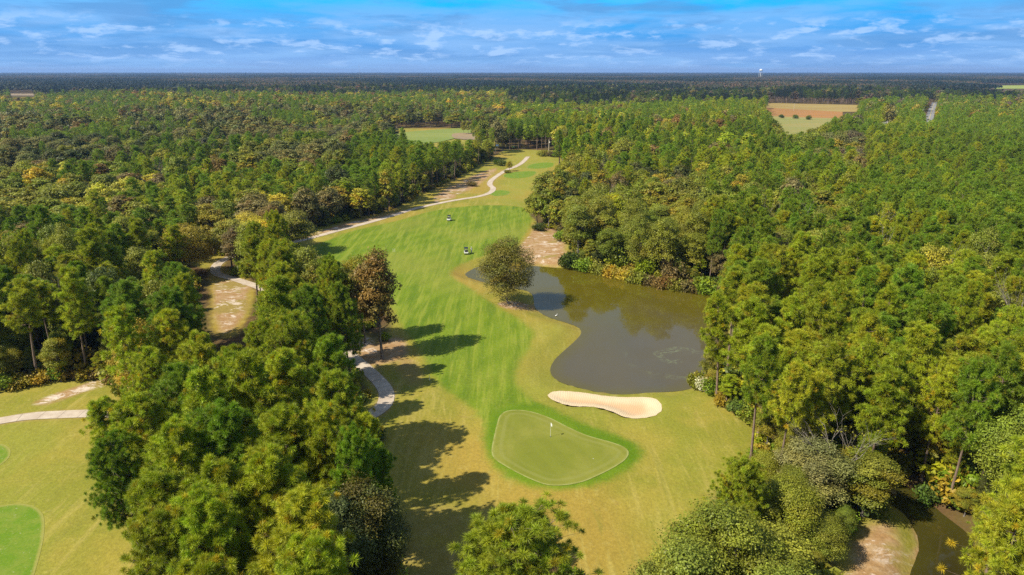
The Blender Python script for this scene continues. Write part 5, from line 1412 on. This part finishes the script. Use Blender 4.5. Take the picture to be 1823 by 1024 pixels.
shade = t.math('MULTIPLY', clouds(6.0, 26.0, 12.6, 0.46, 0.64, 8), t.remap(zc_, 0.0, 0.10, 0.35, 0.75))
col = t.mix(shade, col, (1.3, 3.7, 8.0))
band = t.ramp(t.math('SUBTRACT', 0.060, t.math('ABSOLUTE', t.math('SUBTRACT', zc_, 0.036))), 0.022, 0.045)
col = t.mix(t.math('MULTIPLY', t.math('MULTIPLY', c2, band), 0.72), col, (5.4, 8.0, 12.2))
hi = t.math('MULTIPLY', t.ramp(t.noise(2.2, 6, 0.6, tc, 0.4), 0.42, 0.62), t.ramp(zc_, 0.14, 0.45))
col = t.mix(t.math('MULTIPLY', hi, 0.7), col, (6.0, 6.0, 6.0))       # unseen broken cloud overhead, added to warm the blue fill light
col = t.mix(t.ramp(zc_, 0.0, 0.006), (3.6, 5.8, 10.0), col)
t.l.new(col, bg.inputs['Color']); bg.inputs['Strength'].default_value = 0.064

hz = MB().box((0, 7900, 38.0), (31600, 17000, 88.0)).mesh('haze', M_WHITE)
hm = bpy.data.materials.new('haze'); hm.use_nodes = True
ht = NT(hm.node_tree); ht.n.remove(ht.n['Principled BSDF'])
pv = ht.add('ShaderNodeVolumePrincipled'); pv.inputs['Color'].default_value = (0.32, 0.55, 1.0, 1); pv.inputs['Density'].default_value = 6.5e-5; pv.inputs['Anisotropy'].default_value = 0.1
ht.l.new(pv.outputs[0], ht.n['Material Output'].inputs['Volume'])
hz.materials.clear(); hz.materials.append(hm)
tag(link('haze', hz), 'thin blue haze over the far forest', None, None, 'stuff')

# ------------------------------------------------------------------ render settings
vs = scene.view_settings
scene.display_settings.display_device = 'sRGB'
vs.view_transform = 'Standard'; vs.look = 'None'; vs.gamma = 1; vs.use_curve_mapping = False; vs.exposure = 0.50
scene.render.engine = 'CYCLES'
cy = scene.cycles
cy.max_bounces = 5; cy.diffuse_bounces = 3; cy.glossy_bounces = 2; cy.transmission_bounces = 3; cy.volume_bounces = 0; cy.transparent_max_bounces = 6
cy.caustics_reflective = False; cy.caustics_refractive = False
cy.sample_clamp_indirect = 3.0; cy.sample_clamp_direct = 6.0
cy.use_denoising = False; cy.denoiser = 'OPENIMAGEDENOISE'; cy.denoising_input_passes = 'RGB_ALBEDO_NORMAL'; cy.denoising_prefilter = 'ACCURATE'
cy.use_adaptive_sampling = True; cy.adaptive_threshold = 0.01
scene.render.use_persistent_data = False
